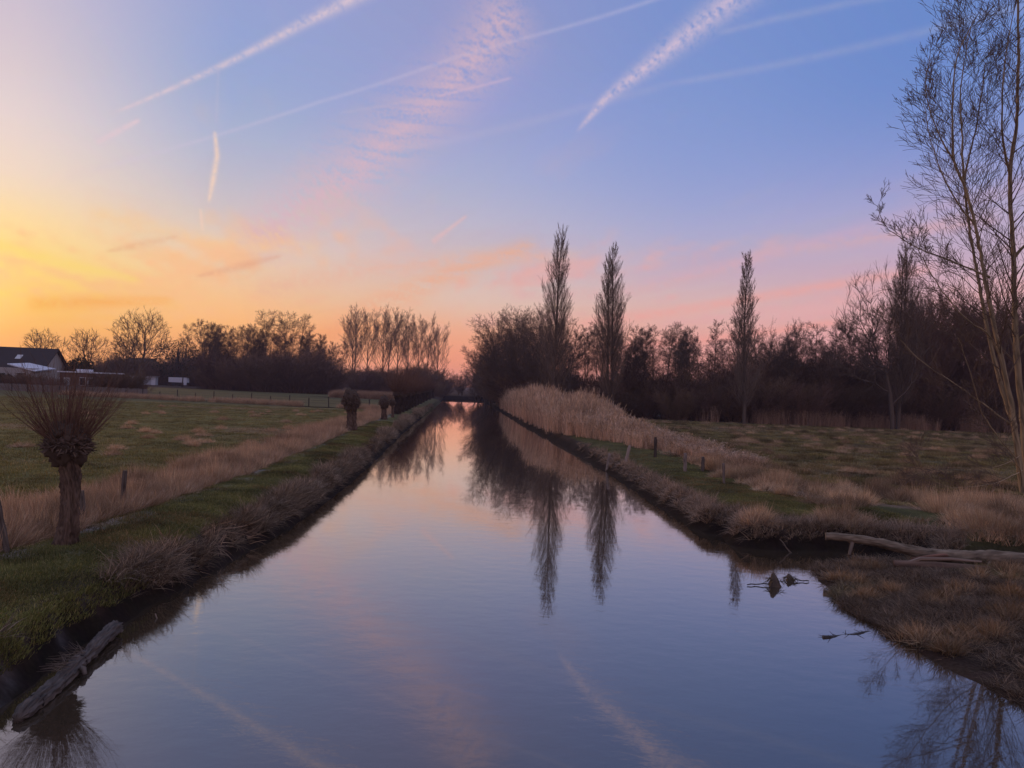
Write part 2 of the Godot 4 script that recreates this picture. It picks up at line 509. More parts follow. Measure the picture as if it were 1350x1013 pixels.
func make_water() -> void:
	var s := Shape.new()
	var a := Vector3(-7.5, 0, 12)
	s.quad(Vector3(-7.5, 0, 12), Vector3(-7.5 - RIVER * 230.0, 0, -232), Vector3(13 - RIVER * 230.0, 0, -232), Vector3(14, 0, 12))
	var m := StandardMaterial3D.new()
	m.albedo_color = Color(0.048, 0.034, 0.020).linear_to_srgb()
	m.roughness = 0.03
	m.metallic_specular = 0.6
	m.clearcoat_enabled = true
	m.clearcoat = 1.0
	m.clearcoat_roughness = 0.02
	var waves := NoiseTexture2D.new()
	waves.noise = FastNoiseLite.new()
	waves.noise.seed = 3
	waves.noise.frequency = 0.012
	waves.noise.fractal_octaves = 5
	waves.noise.fractal_gain = 0.52
	waves.width = 1024
	waves.height = 1024
	waves.seamless = true
	m.heightmap_enabled = true
	m.heightmap_texture = waves
	m.heightmap_scale = 0.32
	m.uv1_triplanar = true
	m.uv1_world_triplanar = true
	m.uv1_scale = Vector3(0.11, 0.11, 0.16)
	tag(part("water", s.made(), m, self), "", "", "", "structure")

# ---------------------------------------------------------------- trees
# S: n, wob, up, start, kids, ang, ratio, tail (how much shorter at the tip), rr, rmin, sides, depth
func grow(limb: Shape, twig: Shape, p: Vector3, dir: Vector3, length: float, r: float, lvl: int, S: Dictionary) -> void:
	var n: int = S.n[lvl]
	var s := limb if lvl < S.get("limbs", 2) else twig
	var sides: int = S.sides[lvl]
	var step := length / n
	var az := rng.randf() * TAU
	var q := p
	var owed := 0.0
	for k in n:
		dir = (dir + rv() * S.wob[lvl] + Vector3.UP * S.up[lvl]).normalized()
		var e := q + dir * step
		var r0 := maxf(r * (1.0 - 0.9 * k / n), S.rmin)
		var r1 := maxf(r * (1.0 - 0.9 * (k + 1) / n), S.rmin)
		s.seg(q, e, r0, r1, sides)
		var t := (k + 0.5) / n
		if lvl < S.depth and t >= S.start[lvl]:
			owed += S.kids[lvl]
			while owed >= 1.0:
				owed -= 1.0
				az += 2.4 + rng.randf_range(-0.5, 0.5)
				var side := dir.cross(Vector3.UP if absf(dir.y) < 0.9 else Vector3.RIGHT).normalized().rotated(dir, az)
				var ang: float = S.ang[lvl] * rng.randf_range(0.75, 1.25)
				var out := dir * cos(ang) + side * sin(ang)
				var f: float = (t - S.start[lvl]) / (1.0 - S.start[lvl])
				var long: float = length * S.ratio[lvl] * lerpf(1.0, S.tail[lvl], f) * rng.randf_range(0.7, 1.15)
				if lvl == 0 and S.has("swell"):
					long *= lerpf(S.swell, 1.0, smoothstep(0.0, 0.3, f))
				grow(limb, twig, q.lerp(e, rng.randf()), out, long, r0 * S.rr[lvl], lvl + 1, S)
		q = e

func tree_meshes(seed_: int, H: float, stems: Array, S: Dictionary, bark: Color, tips: Color) -> Array:
	rng.seed = seed_
	var limb := Shape.new()
	var twig := Shape.new()
	limb.col = bark
	twig.col = tips
	for st in stems:   # [lean x, lean z, share of height, radius, foot x, foot z]
		grow(limb, twig, Vector3(st[4], -0.15, st[5]), Vector3(st[0], 1, st[1]).normalized(), H * st[2], st[3], 0, S)
	return [limb.made(), twig.made(), H]

# a crown grown towards points spread through its volume: each joins the limb that is nearest and shortest to reach
func reaching_tree(seed_: int, trunk: Array, crowns: Array, count: int, far: float, tip: float, bark: Color, tips: Color, fuzz := 4, fuzz_length := 0.7) -> Array:
	rng.seed = seed_
	var at := PackedVector3Array()
	var parent := PackedInt32Array()
	var path := PackedFloat32Array()
	for k in trunk.size():
		at.append(trunk[k])
		parent.append(k - 1)
		path.append(0.0 if k == 0 else path[k - 1] + trunk[k].distance_to(trunk[k - 1]))
	var goals := []
	for k in count:
		var c: Array = crowns[k % crowns.size()]
		var w := rv().normalized() * pow(rng.randf(), 0.42)
		goals.append(c[0] + w * c[1] * (1.0 + 0.25 * noise.get_noise_3d(w.x * 70.0, w.y * 70.0, w.z * 70.0 + seed_)))
	var fork: Vector3 = trunk[-1]
	goals.sort_custom(func(a, b): return a.distance_squared_to(fork) < b.distance_squared_to(fork))
	for g in goals:
		var best := 1e9
		var near := 0
		for k in range(maxi(1, trunk.size() - 3), at.size()):
			var cost: float = at[k].distance_to(g) + far * path[k]
			if cost < best:
				best = cost
				near = k
		var span: Vector3 = g - at[near]
		var pieces := int(span.length() / 1.3) + 1
		var last := near
		for k in pieces:
			var f := (k + 1.0) / pieces
			var q: Vector3 = at[near] + span * f + Vector3.UP * (0.10 * span.length() * sin(f * PI) * -0.6) + rv() * 0.03 * span.length() * (1.0 - f)
			at.append(q)
			parent.append(last)
			path.append(path[last] + at[last].distance_to(q))
			last = at.size() - 1
	var burden := PackedFloat32Array()
	burden.resize(at.size())
	var ends := PackedByteArray()
	ends.resize(at.size())
	ends.fill(1)
	for k in range(at.size() - 1, 0, -1):
		burden[k] += 1.0 if ends[k] else 0.0
		burden[parent[k]] += burden[k]
		ends[parent[k]] = 0
	var limb := Shape.new()
	var twig := Shape.new()
	limb.col = bark
	twig.col = tips
	for k in range(1, at.size()):
		var r := tip * pow(maxf(burden[k], 1.0), 0.46)
		var r0 := minf(tip * pow(maxf(burden[parent[k]], 1.0), 0.46), r * 1.25)
		(limb if burden[k] > 6.0 else twig).seg(at[parent[k]], at[k], r0, r, 6 if r > 0.1 else 4 if r > 0.04 else 3)
		if burden[k] < 4.0:
			var dir := (at[k] - at[parent[k]]).normalized()
			for j in fuzz:
				var a := at[parent[k]].lerp(at[k], rng.randf())
				var q := a
				var out := (dir + rv() * 0.5 + Vector3.UP * 0.12).normalized()
				for n in 2:
					var e := q + out * fuzz_length * rng.randf_range(0.3, 0.65)
					twig.seg(q, e, tip * 0.75, tip * 0.6, 3)
					out = (out + rv() * 0.2).normalized()
					q = e
	var top := 0.0
	for q in at:
		top = maxf(top, q.y)
	return [limb.made(), twig.made(), top + 0.3]

func place_tree(called: String, label: String, category: String, group: String, kit: Array, x: float, d: float, tall: float, turn := -1.0, wide := 1.0) -> Node3D:
	var o := thing(called, on(x, d), rng.randf() * TAU if turn < 0.0 else turn, label, category, group)
	var k: float = tall / kit[2]
	o.scale = Vector3(k * wide, k, k * wide)
	part("trunk", kit[0], M.bark, o)
	part("crown", kit[1], M.bark, o)
	return o

const POPLAR := {"n": [26, 6, 3, 2], "wob": [0.025, 0.05, 0.10, 0.15], "up": [0.05, 0.12, 0.12, 0.1], "start": [0.075, 0.12, 0.1, 0.0], "kids": [6.0, 3.0, 1.2, 0.0], "ang": [0.56, 0.34, 0.34, 0.3], "ratio": [0.335, 0.36, 0.5, 0.4], "tail": [0.2, 0.55, 0.6, 0.6], "swell": 0.7, "rr": [0.22, 0.42, 0.6, 0.6], "rmin": 0.010, "sides": [6, 4, 3, 3], "depth": 3}
const ALDER := {"n": [14, 5, 3, 2], "wob": [0.04, 0.12, 0.2, 0.25], "up": [0.03, 0.06, 0.05, 0.0], "start": [0.3, 0.2, 0.1, 0.0], "kids": [4.2, 3.4, 2.4, 0.0], "ang": [0.95, 0.75, 0.7, 0.6], "ratio": [0.24, 0.42, 0.5, 0.5], "tail": [0.4, 0.6, 0.7, 0.7], "swell": 0.7, "rr": [0.3, 0.45, 0.6, 0.6], "rmin": 0.011, "sides": [6, 4, 3, 3], "depth": 3}
const BROAD := {"n": [7, 6, 5, 4, 3], "wob": [0.04, 0.08, 0.12, 0.16, 0.2], "up": [0.04, 0.035, 0.03, 0.02, 0.0], "start": [0.36, 0.3, 0.15, 0.1, 0.0], "kids": [3.2, 1.7, 2.0, 2.0, 0.0], "ang": [0.8, 0.5, 0.55, 0.55, 0.5], "ratio": [0.78, 0.5, 0.5, 0.5, 0.4], "tail": [0.6, 0.75, 0.7, 0.7, 0.7], "rr": [0.36, 0.5, 0.5, 0.6, 0.6], "rmin": 0.013, "sides": [6, 5, 4, 3, 3], "depth": 4}
const VASE := {"n": [9, 7, 4, 3], "wob": [0.03, 0.07, 0.14, 0.2], "up": [0.04, 0.10, 0.08, 0.05], "start": [0.28, 0.25, 0.1, 0.0], "kids": [4.0, 2.4, 2.6, 0.0], "ang": [0.55, 0.48, 0.5, 0.5], "ratio": [0.52, 0.36, 0.42, 0.4], "tail": [0.5, 0.6, 0.6, 0.6], "rr": [0.45, 0.4, 0.5, 0.5], "rmin": 0.014, "sides": [6, 4, 3, 3], "depth": 3}
const DENSE := {"n": [8, 6, 4, 2], "wob": [0.08, 0.15, 0.2, 0.3], "up": [0.02, 0.06, 0.04, 0.0], "start": [0.15, 0.15, 0.1, 0.0], "kids": [2.6, 2.6, 2.2, 0.0], "ang": [0.7, 0.7, 0.7, 0.6], "ratio": [0.5, 0.45, 0.45, 0.4], "tail": [0.6, 0.6, 0.6, 0.6], "rr": [0.45, 0.45, 0.5, 0.5], "rmin": 0.012, "sides": [5, 4, 3, 3], "depth": 3}
const SHRUB := {"n": [6, 4, 2], "wob": [0.12, 0.2, 0.3], "up": [0.03, 0.08, 0.05], "start": [0.15, 0.1, 0.0], "kids": [2.6, 2.4, 0.0], "ang": [0.6, 0.6, 0.5], "ratio": [0.45, 0.5, 0.4], "tail": [0.5, 0.6, 0.6], "rr": [0.5, 0.5, 0.5], "rmin": 0.011, "sides": [4, 3, 3], "depth": 2, "limbs": 1}

func stems(count: int, lean: float, share: float, r: float, foot: float) -> Array:
	var a := []
	for k in count:
		var w := TAU * k / count + rng.randf() * 0.8
		var l := lean * sqrt(rng.randf_range(0.05, 1.0))
		a.append([cos(w) * l, sin(w) * l, share * rng.randf_range(0.75, 1.0), r * rng.randf_range(0.7, 1.1), cos(w) * foot * rng.randf(), sin(w) * foot * rng.randf()])
	return a

func make_woods() -> void:
	var dark := Color(0.105, 0.076, 0.056)
	var twig := Color(0.125, 0.088, 0.064)
	var pale := Color(0.19, 0.140, 0.100)
	var red := Color(0.160, 0.092, 0.066)
	var one := [[0.0, 0.0, 1.0, 0.22, 0.0, 0.0]]
	# tall columnar poplars
	var poplar_a := tree_meshes(101, 24.0, [[0.0, 0.0, 1.0, 0.26, 0.0, 0.0]], POPLAR, dark, pale)
	var poplar_b := tree_meshes(102, 22.5, [[0.015, 0.0, 1.0, 0.26, 0.2, 0.0], [-0.045, 0.01, 0.94, 0.24, -0.2, 0.0]], POPLAR.merged({"kids": [4.2, 3.0, 1.2, 0.0]}, true), dark, pale)
	var poplar_c := tree_meshes(103, 22.0, [[0.0, 0.0, 1.0, 0.24, 0.0, 0.0]], POPLAR.merged({"ratio": [0.28, 0.36, 0.5, 0.4]}, true), dark, pale)
	place_tree("poplar_tree", "tallest bare columnar poplar behind the tall reed bed", "tree", "columnar poplars at the wood's edge", poplar_a, 5.2, 94.0, 22.5, 0.4)
	place_tree("poplar_tree", "bare columnar poplar with a forked double top", "tree", "columnar poplars at the wood's edge", poplar_b, 12.5, 95.0, 20.9, 0.0)
	place_tree("poplar_tree", "bare columnar poplar standing alone above the wood behind the meadow", "tree", "columnar poplars at the wood's edge", poplar_c, 28.3, 92.0, 20.6, 2.0)
	place_tree("poplar_tree", "bare columnar poplar seen through the arching willow crown at the wood's edge", "tree", "columnar poplars at the wood's edge", poplar_b, 48.0, 94.0, 22.6, 1.2)
	# arching willow at the wood's edge
	rng.seed = 7
	var arching := reaching_tree(104, [Vector3(0.0, -0.2, 0.0), Vector3(-0.1, 1.5, 0.0), Vector3(-0.3, 3.0, 0.1), Vector3(-0.5, 4.6, 0.1)], [[Vector3(-2.2, 13.5, 0.0), Vector3(5.0, 7.5, 4.5)], [Vector3(-4.0, 10.5, 0.0), Vector3(4.5, 5.5, 4.0)], [Vector3(1.5, 12.0, 0.0), Vector3(3.5, 7.0, 4.0)]], 950, 0.55, 0.016, dark, twig, 5, 1.1)
	place_tree("willow_tree", "bare willow with long limbs arching over the meadow's far edge", "tree", "", arching, 46.6, 92.5, 20.5, 0.0)
	# woodland trees
	var alders := []
	for k in 4:
		alders.append(tree_meshes(110 + k, 16.0, [[0.03 * k - 0.04, 0.02, 1.0, 0.16, 0.0, 0.0]], ALDER.merged({"start": [0.25 + 0.08 * k, 0.2, 0.1, 0.0], "ratio": [0.20 + 0.03 * k, 0.42, 0.5, 0.5]}, true), dark, twig))
	alders.append(tree_meshes(118, 16.0, [[0.10, 0.02, 0.95, 0.14, 0.2, 0.0], [-0.12, 0.05, 1.0, 0.15, -0.2, 0.0], [0.02, -0.1, 0.9, 0.12, 0.0, 0.2]], ALDER, dark, twig))
	rng.seed = 8
	var dense := []
	for k in 2:
		rng.seed = 30 + k
		dense.append(tree_meshes(130 + k, 15.0, stems(6, 0.55, 0.95, 0.2, 0.4), DENSE, dark, twig))
	var vases := []
	for k in 3:
		vases.append(tree_meshes(140 + k, 20.0, one, VASE.merged({"start": [0.22 + 0.06 * k, 0.25, 0.1, 0.0]}, true), pale * 0.8, pale))
	var ash := reaching_tree(150, [Vector3(0.0, -0.2, 0.0), Vector3(0.05, 1.5, 0.0), Vector3(0.0, 3.5, 0.05), Vector3(0.1, 5.5, 0.0)], [[Vector3(0.0, 12.0, 0.0), Vector3(6.8, 6.4, 6.4)]], 1000, 0.62, 0.020, dark, twig, 4, 0.8)
	var small := reaching_tree(151, [Vector3(0.0, -0.2, 0.0), Vector3(0.05, 1.2, 0.0), Vector3(0.0, 2.6, 0.05)], [[Vector3(0.0, 7.0, 0.0), Vector3(4.6, 4.0, 4.4)], [Vector3(1.5, 8.0, 0.0), Vector3(3.0, 3.6, 3.0)]], 480, 0.6, 0.018, dark, twig, 4, 0.7)
	var brush := tree_meshes(152, 16.0, [[0.12, 0.0, 1.0, 0.14, 0.3, 0.0], [-0.14, 0.1, 0.95, 0.14, -0.3, 0.2], [0.0, -0.14, 0.9, 0.13, 0.0, -0.3], [0.2, 0.15, 0.85, 0.12, 0.3, 0.3]], VASE.merged({"start": [0.12, 0.2, 0.1, 0.0]}, true), red, red)
	var gW := "trees of the wood behind the right-bank meadow".replace("right-bank ", "")
	var kinds := ["slender bare alder with straight trunk in the wood behind the meadow", "bare alder with a high narrow crown in the wood behind the meadow", "bare alder with a small twiggy top in the wood behind the meadow", "bare alder with broad drooping top twigs in the wood behind the meadow", "bare alder of several stems in the wood behind the meadow"]
	rng.seed = 21
	for a in [[-2.9, 140, 15.5, 0], [-0.3, 130, 15.6, 1], [2.6, 122, 15.2, 0], [4.8, 114, 13.7, 1]]:
		place_tree("willow_tree", ["spreading dark willow whose crown leans over the river beyond the reeds", "dense many-stemmed willow behind the tall reed bed"][a[3]], "tree", "dense willows beyond the reed bed", dense[a[3]], a[0] + 0.6, a[1], a[2])
	for a in [[8.2, 108, 11.5, 0], [10.9, 112, 12.2, 1], [13.8, 118, 13.2, 3], [16.0, 106, 11.0, 4], [18.3, 106, 12.4, 4], [21.2, 104, 12.6, 3], [23.7, 108, 11.4, 0], [26.1, 110, 12.3, 2], [29.9, 112, 13.6, 1], [31.2, 106, 13.9, 2], [33.0, 110, 11.8, 0], [38.2, 105, 12.0, 1], [39.8, 104, 12.7, 2], [41.3, 107, 12.2, 0], [42.9, 108, 13.6, 2], [44.8, 106, 13.2, 1], [46.1, 102, 14.0, 4], [50.0, 108, 12.7, 3], [6.0, 112, 12.5, 2], [19.9, 114, 12.2, 1], [24.9, 116, 12.8, 3], [28.0, 118, 13.0, 2], [36.6, 116, 13.0, 0], [52.5, 110, 13.5, 0], [57.5, 106, 14.5, 3], [64.5, 108, 15.0, 1]]:
		place_tree("alder_tree", kinds[a[3]], "tree", gW, alders[a[3]], a[0], a[1], a[2])
	for k in 26:
		var v := k % 5
		place_tree("alder_tree", kinds[v], "tree", gW, alders[v], 9.0 + 2.1 * k + rng.randf_range(-0.8, 0.8), rng.randf_range(112.0, 124.0), rng.randf_range(10.5, 13.2))
	for a in [[36.2, 102, 12.8], [34.9, 104, 11.0]]:
		place_tree("willow_tree", "dense dark bushy tree among the alders behind the meadow", "tree", gW, dense[0], a[0], a[1], a[2], -1.0, 0.55)
	for a in [[54.6, 100, 15.6], [60.9, 104, 16.0], [62.6, 100, 15.0], [67.5, 102, 15.9], [57.4, 103, 15.0], [71.0, 105, 16.0]]:
		place_tree("brush_tree", "reddish brush-like tree behind the pale-stemmed willow at the wood's edge", "tree", gW, brush, a[0], a[1], a[2])
	# far side of the fields
	var gL := "trees of the wood beyond the fenced pasture"
	var far := ["slender alder in the wood beyond the fenced pasture", "tall thin alder with a tufted top beyond the fenced pasture", "narrow alder with short side twigs beyond the fenced pasture", "alder with a broad twiggy top beyond the fenced pasture", "several-stemmed alder beyond the fenced pasture"]
	for a in [[-82.6, 15.3, 2], [-79.8, 17.2, 0], [-77.9, 16.6, 0], [-75.9, 15.6, 3], [-73.6, 16.0, 4], [-71.0, 13.9, 0], [-68.4, 15.4, 3], [-66.0, 14.8, 1], [-63.8, 15.0, 0], [-62.0, 19.6, 3], [-58.2, 19.4, 3], [-56.2, 17.0, 1], [-54.4, 19.0, 3], [-51.8, 14.6, 4], [-48.9, 13.0, 4], [-69.8, 15.0, 2], [-60.0, 16.5, 2], [-65.0, 16.2, 4], [-46.0, 11.0, 0]]:
		place_tree("alder_tree", far[a[2]], "tree", gL, alders[a[2]], a[0], 190.0 + rng.randf_range(-4, 6), a[1])
	for k in 16:
		var v := (k * 2) % 5
		place_tree("alder_tree", far[v], "tree", gL, alders[v], -83.0 + 2.5 * k + rng.randf_range(-0.8, 0.8), rng.randf_range(197.0, 206.0), rng.randf_range(12.5, 16.5))
	var row := [[-50.7, 20.9], [-47.8, 21.2], [-44.6, 20.2], [-40.6, 21.1], [-38.1, 21.4], [-35.6, 20.5], [-32.4, 20.4], [-29.5, 19.8], [-26.9, 19.5], [-23.4, 18.2]]
	for k in row.size():
		place_tree("poplar_tree", "tall fan-crowned bare tree in the row beyond the pollard willows" if k < 9 else "fan-crowned bare tree standing at the river end of its row", "tree", "row of fan-crowned trees beyond the pollard willows", vases[k % 3], row[k][0], 235.0 + rng.randf_range(-5, 5), row[k][1], -1.0, 1.1)
	place_tree("ash_tree", "large round-crowned bare tree standing above the white shed", "tree", "", ash, -82.5, 168.0, 18.2, 1.0, 1.0)
	for a in [[-86.0, 140.0, 11.0], [-70.5, 138.0, 10.8], [-95.0, 170.0, 13.0]]:
		place_tree("garden_tree", "small broad bare tree among the houses beyond the pasture", "tree", "small trees among the houses", small, a[0], a[1], a[2])
	# trees closing the river's far end
	for a in [[-26.0, 262, 7.0, 0], [-22.0, 258, 5.0, 1], [-16.0, 244, 6.5, 0], [-9.5, 215, 10.0, 1], [-6.5, 190, 12.5, 0], [-4.5, 168, 14.0, 1], [-31.0, 262, 9.0, 1], [-18.5, 266, 4.6, 0]]:
		place_tree("willow_tree", "dark willow bushing over the far end of the river", "tree", "willows at the river's far end", dense[a[3]], a[0], a[1], a[2])
	# undergrowth: thickets that read as one dark mass
	var shrubs := []
	for k in 2:
		rng.seed = 60 + k
		shrubs.append(tree_meshes(160 + k, 5.0, stems(16, 0.7, 1.0, 0.035, 0.8), SHRUB, dark, Color(0.052, 0.040, 0.034))[1 if k > 5 else 0] if false else bush(160 + k))
	rng.seed = 70
	var right := []
	for k in 330:
		var x := rng.randf_range(-4.0, 78.0)
		var d := rng.randf_range(98.0, 112.0)
		if x < 12.0:
			d = rng.randf_range(maxf(100.0, 104.0 + (10.0 - x) * 2.0), 150.0)
			if x + RIVER * d < 9.0:
				continue
		right.append([x, d, rng.randf_range(0.75, 1.5) * (1.15 if d > 104.0 else 0.85)])
	for k in 60:
		var d := rng.randf_range(120.0, 235.0)
		right.append([8.6 + rng.randf() * 6.0 - RIVER * d, d, rng.randf_range(0.8, 1.5)])
	thicket("undergrowth", "dark tangled undergrowth filling the wood behind the meadow", shrubs, right, Vector3(1.05, 0.92, 1.05))
	var left := []
	for k in 330:
		var x := rng.randf_range(-125.0, -20.0)
		var d := lerpf(182.0, 200.0, rng.randf())
		if x > -46.0:
			d = rng.randf_range(212.0, 240.0)
		if x < -75.0:
			d = rng.randf_range(226.0, 248.0)
		left.append([x, d, rng.randf_range(0.7, 1.8)])
	for k in 50:
		left.append([rng.randf_range(-112.0, -82.0), rng.randf_range(138.0, 150.0), rng.randf_range(0.4, 0.8)])
	for k in 40:
		left.append([rng.randf_range(-92.0, -56.0), rng.randf_range(112.5, 116.0), rng.randf_range(0.25, 0.6)])
	thicket("undergrowth", "dark undergrowth along the wood beyond the fenced pasture", shrubs, left, Vector3(1.3, 0.95, 1.3))

func bush(seed_: int) -> ArrayMesh:
	rng.seed = seed_
	var s := Shape.new()
	s.col = Color(0.135, 0.090, 0.062)
	for st in stems(18, 0.75, 1.0, 0.04, 0.9):
		grow(s, s, Vector3(st[4], -0.15, st[5]), Vector3(st[0], 1, st[1]).normalized(), 5.0 * st[2], st[3], 0, SHRUB)
	return s.made()

func thicket(called: String, label: String, meshes: Array, spots: Array, size: Vector3) -> void:
	var root := thing(called, Vector3.ZERO, 0.0, label, "undergrowth")
	root.set_meta("kind", "stuff")
	for k in meshes.size():
		var mine := []
		for j in spots.size():
			if j % meshes.size() == k:
				mine.append(spots[j])
		var mm := MultiMesh.new()
		mm.transform_format = MultiMesh.TRANSFORM_3D
		mm.use_colors = true
		mm.mesh = meshes[k]
		mm.instance_count = mine.size()
		for j in mine.size():
			mm.set_instance_color(j, Color(1, rng.randf_range(0.88, 1.0), rng.randf_range(0.8, 1.0)) * rng.randf_range(0.55, 1.7))
			var b := Basis(Vector3.UP, rng.randf() * TAU).scaled(size * mine[j][2] * (1.0 + 0.7 * noise.get_noise_2d(mine[j][0] * 6.0, 40.0)))
			mm.set_instance_transform(j, Transform3D(b, on(mine[j][0], mine[j][1])))
		var o := MultiMeshInstance3D.new()
		o.name = "thicket"
		o.multimesh = mm
		o.material_override = M.bark
		root.add_child(o, true)

# the pale-stemmed willow that leans in from the meadow: its stems follow the bends they have
func make_near_willow() -> void:
	rng.seed = 200
	var limb := Shape.new()
	var twig := Shape.new()
	limb.col = Color(0.27, 0.200, 0.115)
	twig.col = Color(0.13, 0.092, 0.066)
	var S := {"n": [6, 6, 4, 3], "wob": [0.1, 0.09, 0.12, 0.16], "up": [0.03, 0.07, 0.05, 0.02], "start": [0.0, 0.15, 0.1, 0.0], "kids": [0.0, 1.7, 0.9, 0.0], "ang": [0.6, 0.5, 0.5, 0.5], "ratio": [0.5, 0.6, 0.6, 0.4], "tail": [0.6, 0.6, 0.7, 0.7], "rr": [0.4, 0.5, 0.6, 0.5], "rmin": 0.0066, "sides": [5, 4, 3, 3], "depth": 3, "limbs": 1}
	var base := Vector3(19.6, 0.5, 0.0)
	var ways := [   # x, y, sideways depth; radius at foot and tip; branch length; branches per step
		[[[19.50, 0.35, 0.0], [19.02, 3.09, 0.1], [18.45, 5.34, 0.2], [17.83, 7.47, 0.3], [17.15, 10.58, 0.3], [16.69, 12.23, 0.2], [16.32, 13.0, 0.2], [16.24, 15.33, 0.1], [16.48, 17.27, 0.0], [17.11, 18.6, 0.0]], 0.17, 0.02, 3.0, 3],
		[[[16.69, 12.23, 0.2], [16.77, 14.02, -0.1], [16.76, 16.01, -0.3], [17.18, 18.4, -0.5]], 0.06, 0.015, 2.0, 3],
		[[[19.02, 3.09, 0.1], [18.54, 5.17, -0.3], [17.99, 7.91, -0.5], [17.61, 10.6, -0.8], [17.4, 12.46, -0.9], [17.61, 13.77, -1.0], [17.86, 14.93, -1.0], [18.22, 17.4, -1.2]], 0.13, 0.02, 2.8, 3],
		[[[20.53, 0.35, -1.2], [20.15, 3.17, -1.1], [19.68, 6.42, -1.0], [19.48, 9.69, -1.0], [19.17, 12.81, -0.9], [19.3, 15.11, -0.8], [19.31, 18.04, -0.9], [19.3, 21.03, -1.0], [19.5, 23.43, -1.0]], 0.21, 0.03, 3.2, 3],
		[[[18.44, 5.57, 0.2], [17.57, 6.57, 0.5], [16.55, 6.99, 0.9], [15.22, 8.2, 1.3], [14.3, 9.6, 1.5]], 0.06, 0.012, 1.7, 3],
		[[[17.79, 8.67, 0.3], [16.24, 9.36, 0.0], [15.16, 9.87, -0.3], [14.2, 10.6, -0.5], [13.9, 11.4, -0.6]], 0.06, 0.010, 1.2, 3],
		[[[17.15, 10.58, 0.3], [15.95, 11.83, 0.6], [15.1, 13.37, 0.9], [14.7, 14.8, 1.0]], 0.05, 0.012, 1.6, 4],
		[[[19.35, 0.89, 0.1], [18.89, 1.79, 0.5], [17.11, 3.45, 1.3], [16.31, 4.82, 1.8], [15.6, 6.2, 2.1]], 0.05, 0.010, 1.3, 2],
		[[[19.02, 3.09, 0.1], [17.65, 4.27, -0.5], [15.88, 5.64, -1.1], [14.9, 6.9, -1.4]], 0.05, 0.012, 1.6, 3],
		[[[19.3, 1.46, 0.2], [17.49, 0.95, 1.0], [15.48, 0.95, 1.6], [14.4, 1.9, 1.9]], 0.03, 0.008, 1.1, 2],
		[[[19.2, 2.0, 0.2], [17.9, 1.5, 0.4], [16.3, 1.45, 0.2], [15.2, 1.1, 0.0]], 0.025, 0.007, 1.0, 2],
		[[[16.32, 13.0, 0.2], [15.5, 14.26, 0.3], [15.1, 15.69, 0.3], [15.2, 17.0, 0.4]], 0.045, 0.012, 1.5, 4],
		[[[19.48, 9.69, -1.0], [20.4, 11.2, -0.6], [21.0, 13.4, -0.4], [21.3, 16.0, 0.0]], 0.08, 0.015, 2.2, 3],
		[[[19.17, 12.81, -0.9], [18.4, 14.6, -0.3], [18.2, 17.0, 0.1], [18.5, 19.8, 0.3]], 0.07, 0.012, 1.9, 4],
		[[[19.68, 6.42, -1.0], [20.8, 8.0, 0.2], [21.6, 10.5, 0.8]], 0.08, 0.02, 2.2, 3]]
	for way in ways:
		var pts := []
		var radii := []
		var curve := Curve3D.new()
		for k in way[0].size():
			var p: Vector3 = Vector3(way[0][k][0], way[0][k][1], way[0][k][2]) - base
			var prev: Array = way[0][maxi(k - 1, 0)]
			var next: Array = way[0][mini(k + 1, way[0].size() - 1)]
			var tangent := (Vector3(next[0], next[1], next[2]) - Vector3(prev[0], prev[1], prev[2])) / 6.0
			curve.add_point(p, -tangent, tangent)
		var total := curve.get_baked_length()
		var steps := int(total / 0.35) + 2
		for k in steps:
			var f := float(k) / (steps - 1)
			pts.append(curve.sample_baked(f * total) + rv() * 0.02)
			radii.append(lerpf(way[1], way[2], pow(f, 0.65)) * 0.78)
		rough_tube(limb, pts, radii, 14 if way[1] > 0.1 else 7, 0.22, 45.0)
		for k in range(2, steps):
			var f := float(k) / steps
			if way[1] > 0.1 and f < 0.22:
				continue
			var dir: Vector3 = (pts[k] - pts[k - 1]).normalized()
			for j in (1 if rng.randf() < way[4] / 2.1 else 0) + (1 if f > 0.85 else 0):
				var side := dir.cross(Vector3.FORWARD).normalized().rotated(dir, rng.randf() * TAU)
				var out := (dir * 0.75 + side * 0.75).normalized()
				grow(limb, twig, pts[k], out, way[3] * rng.randf_range(0.5, 1.3) * lerpf(1.0, 0.55, f), maxf(radii[k] * 0.36, 0.009), 1, S)
	var o := thing("willow_tree", Vector3(base.x, 0.5, -28.7), 0.0, "pale-stemmed bare willow forking low at the meadow's edge beside the dead grass", "tree")
	part("trunk", limb.made(), M.bark, o)
	part("crown", twig.made(), M.bark, o)

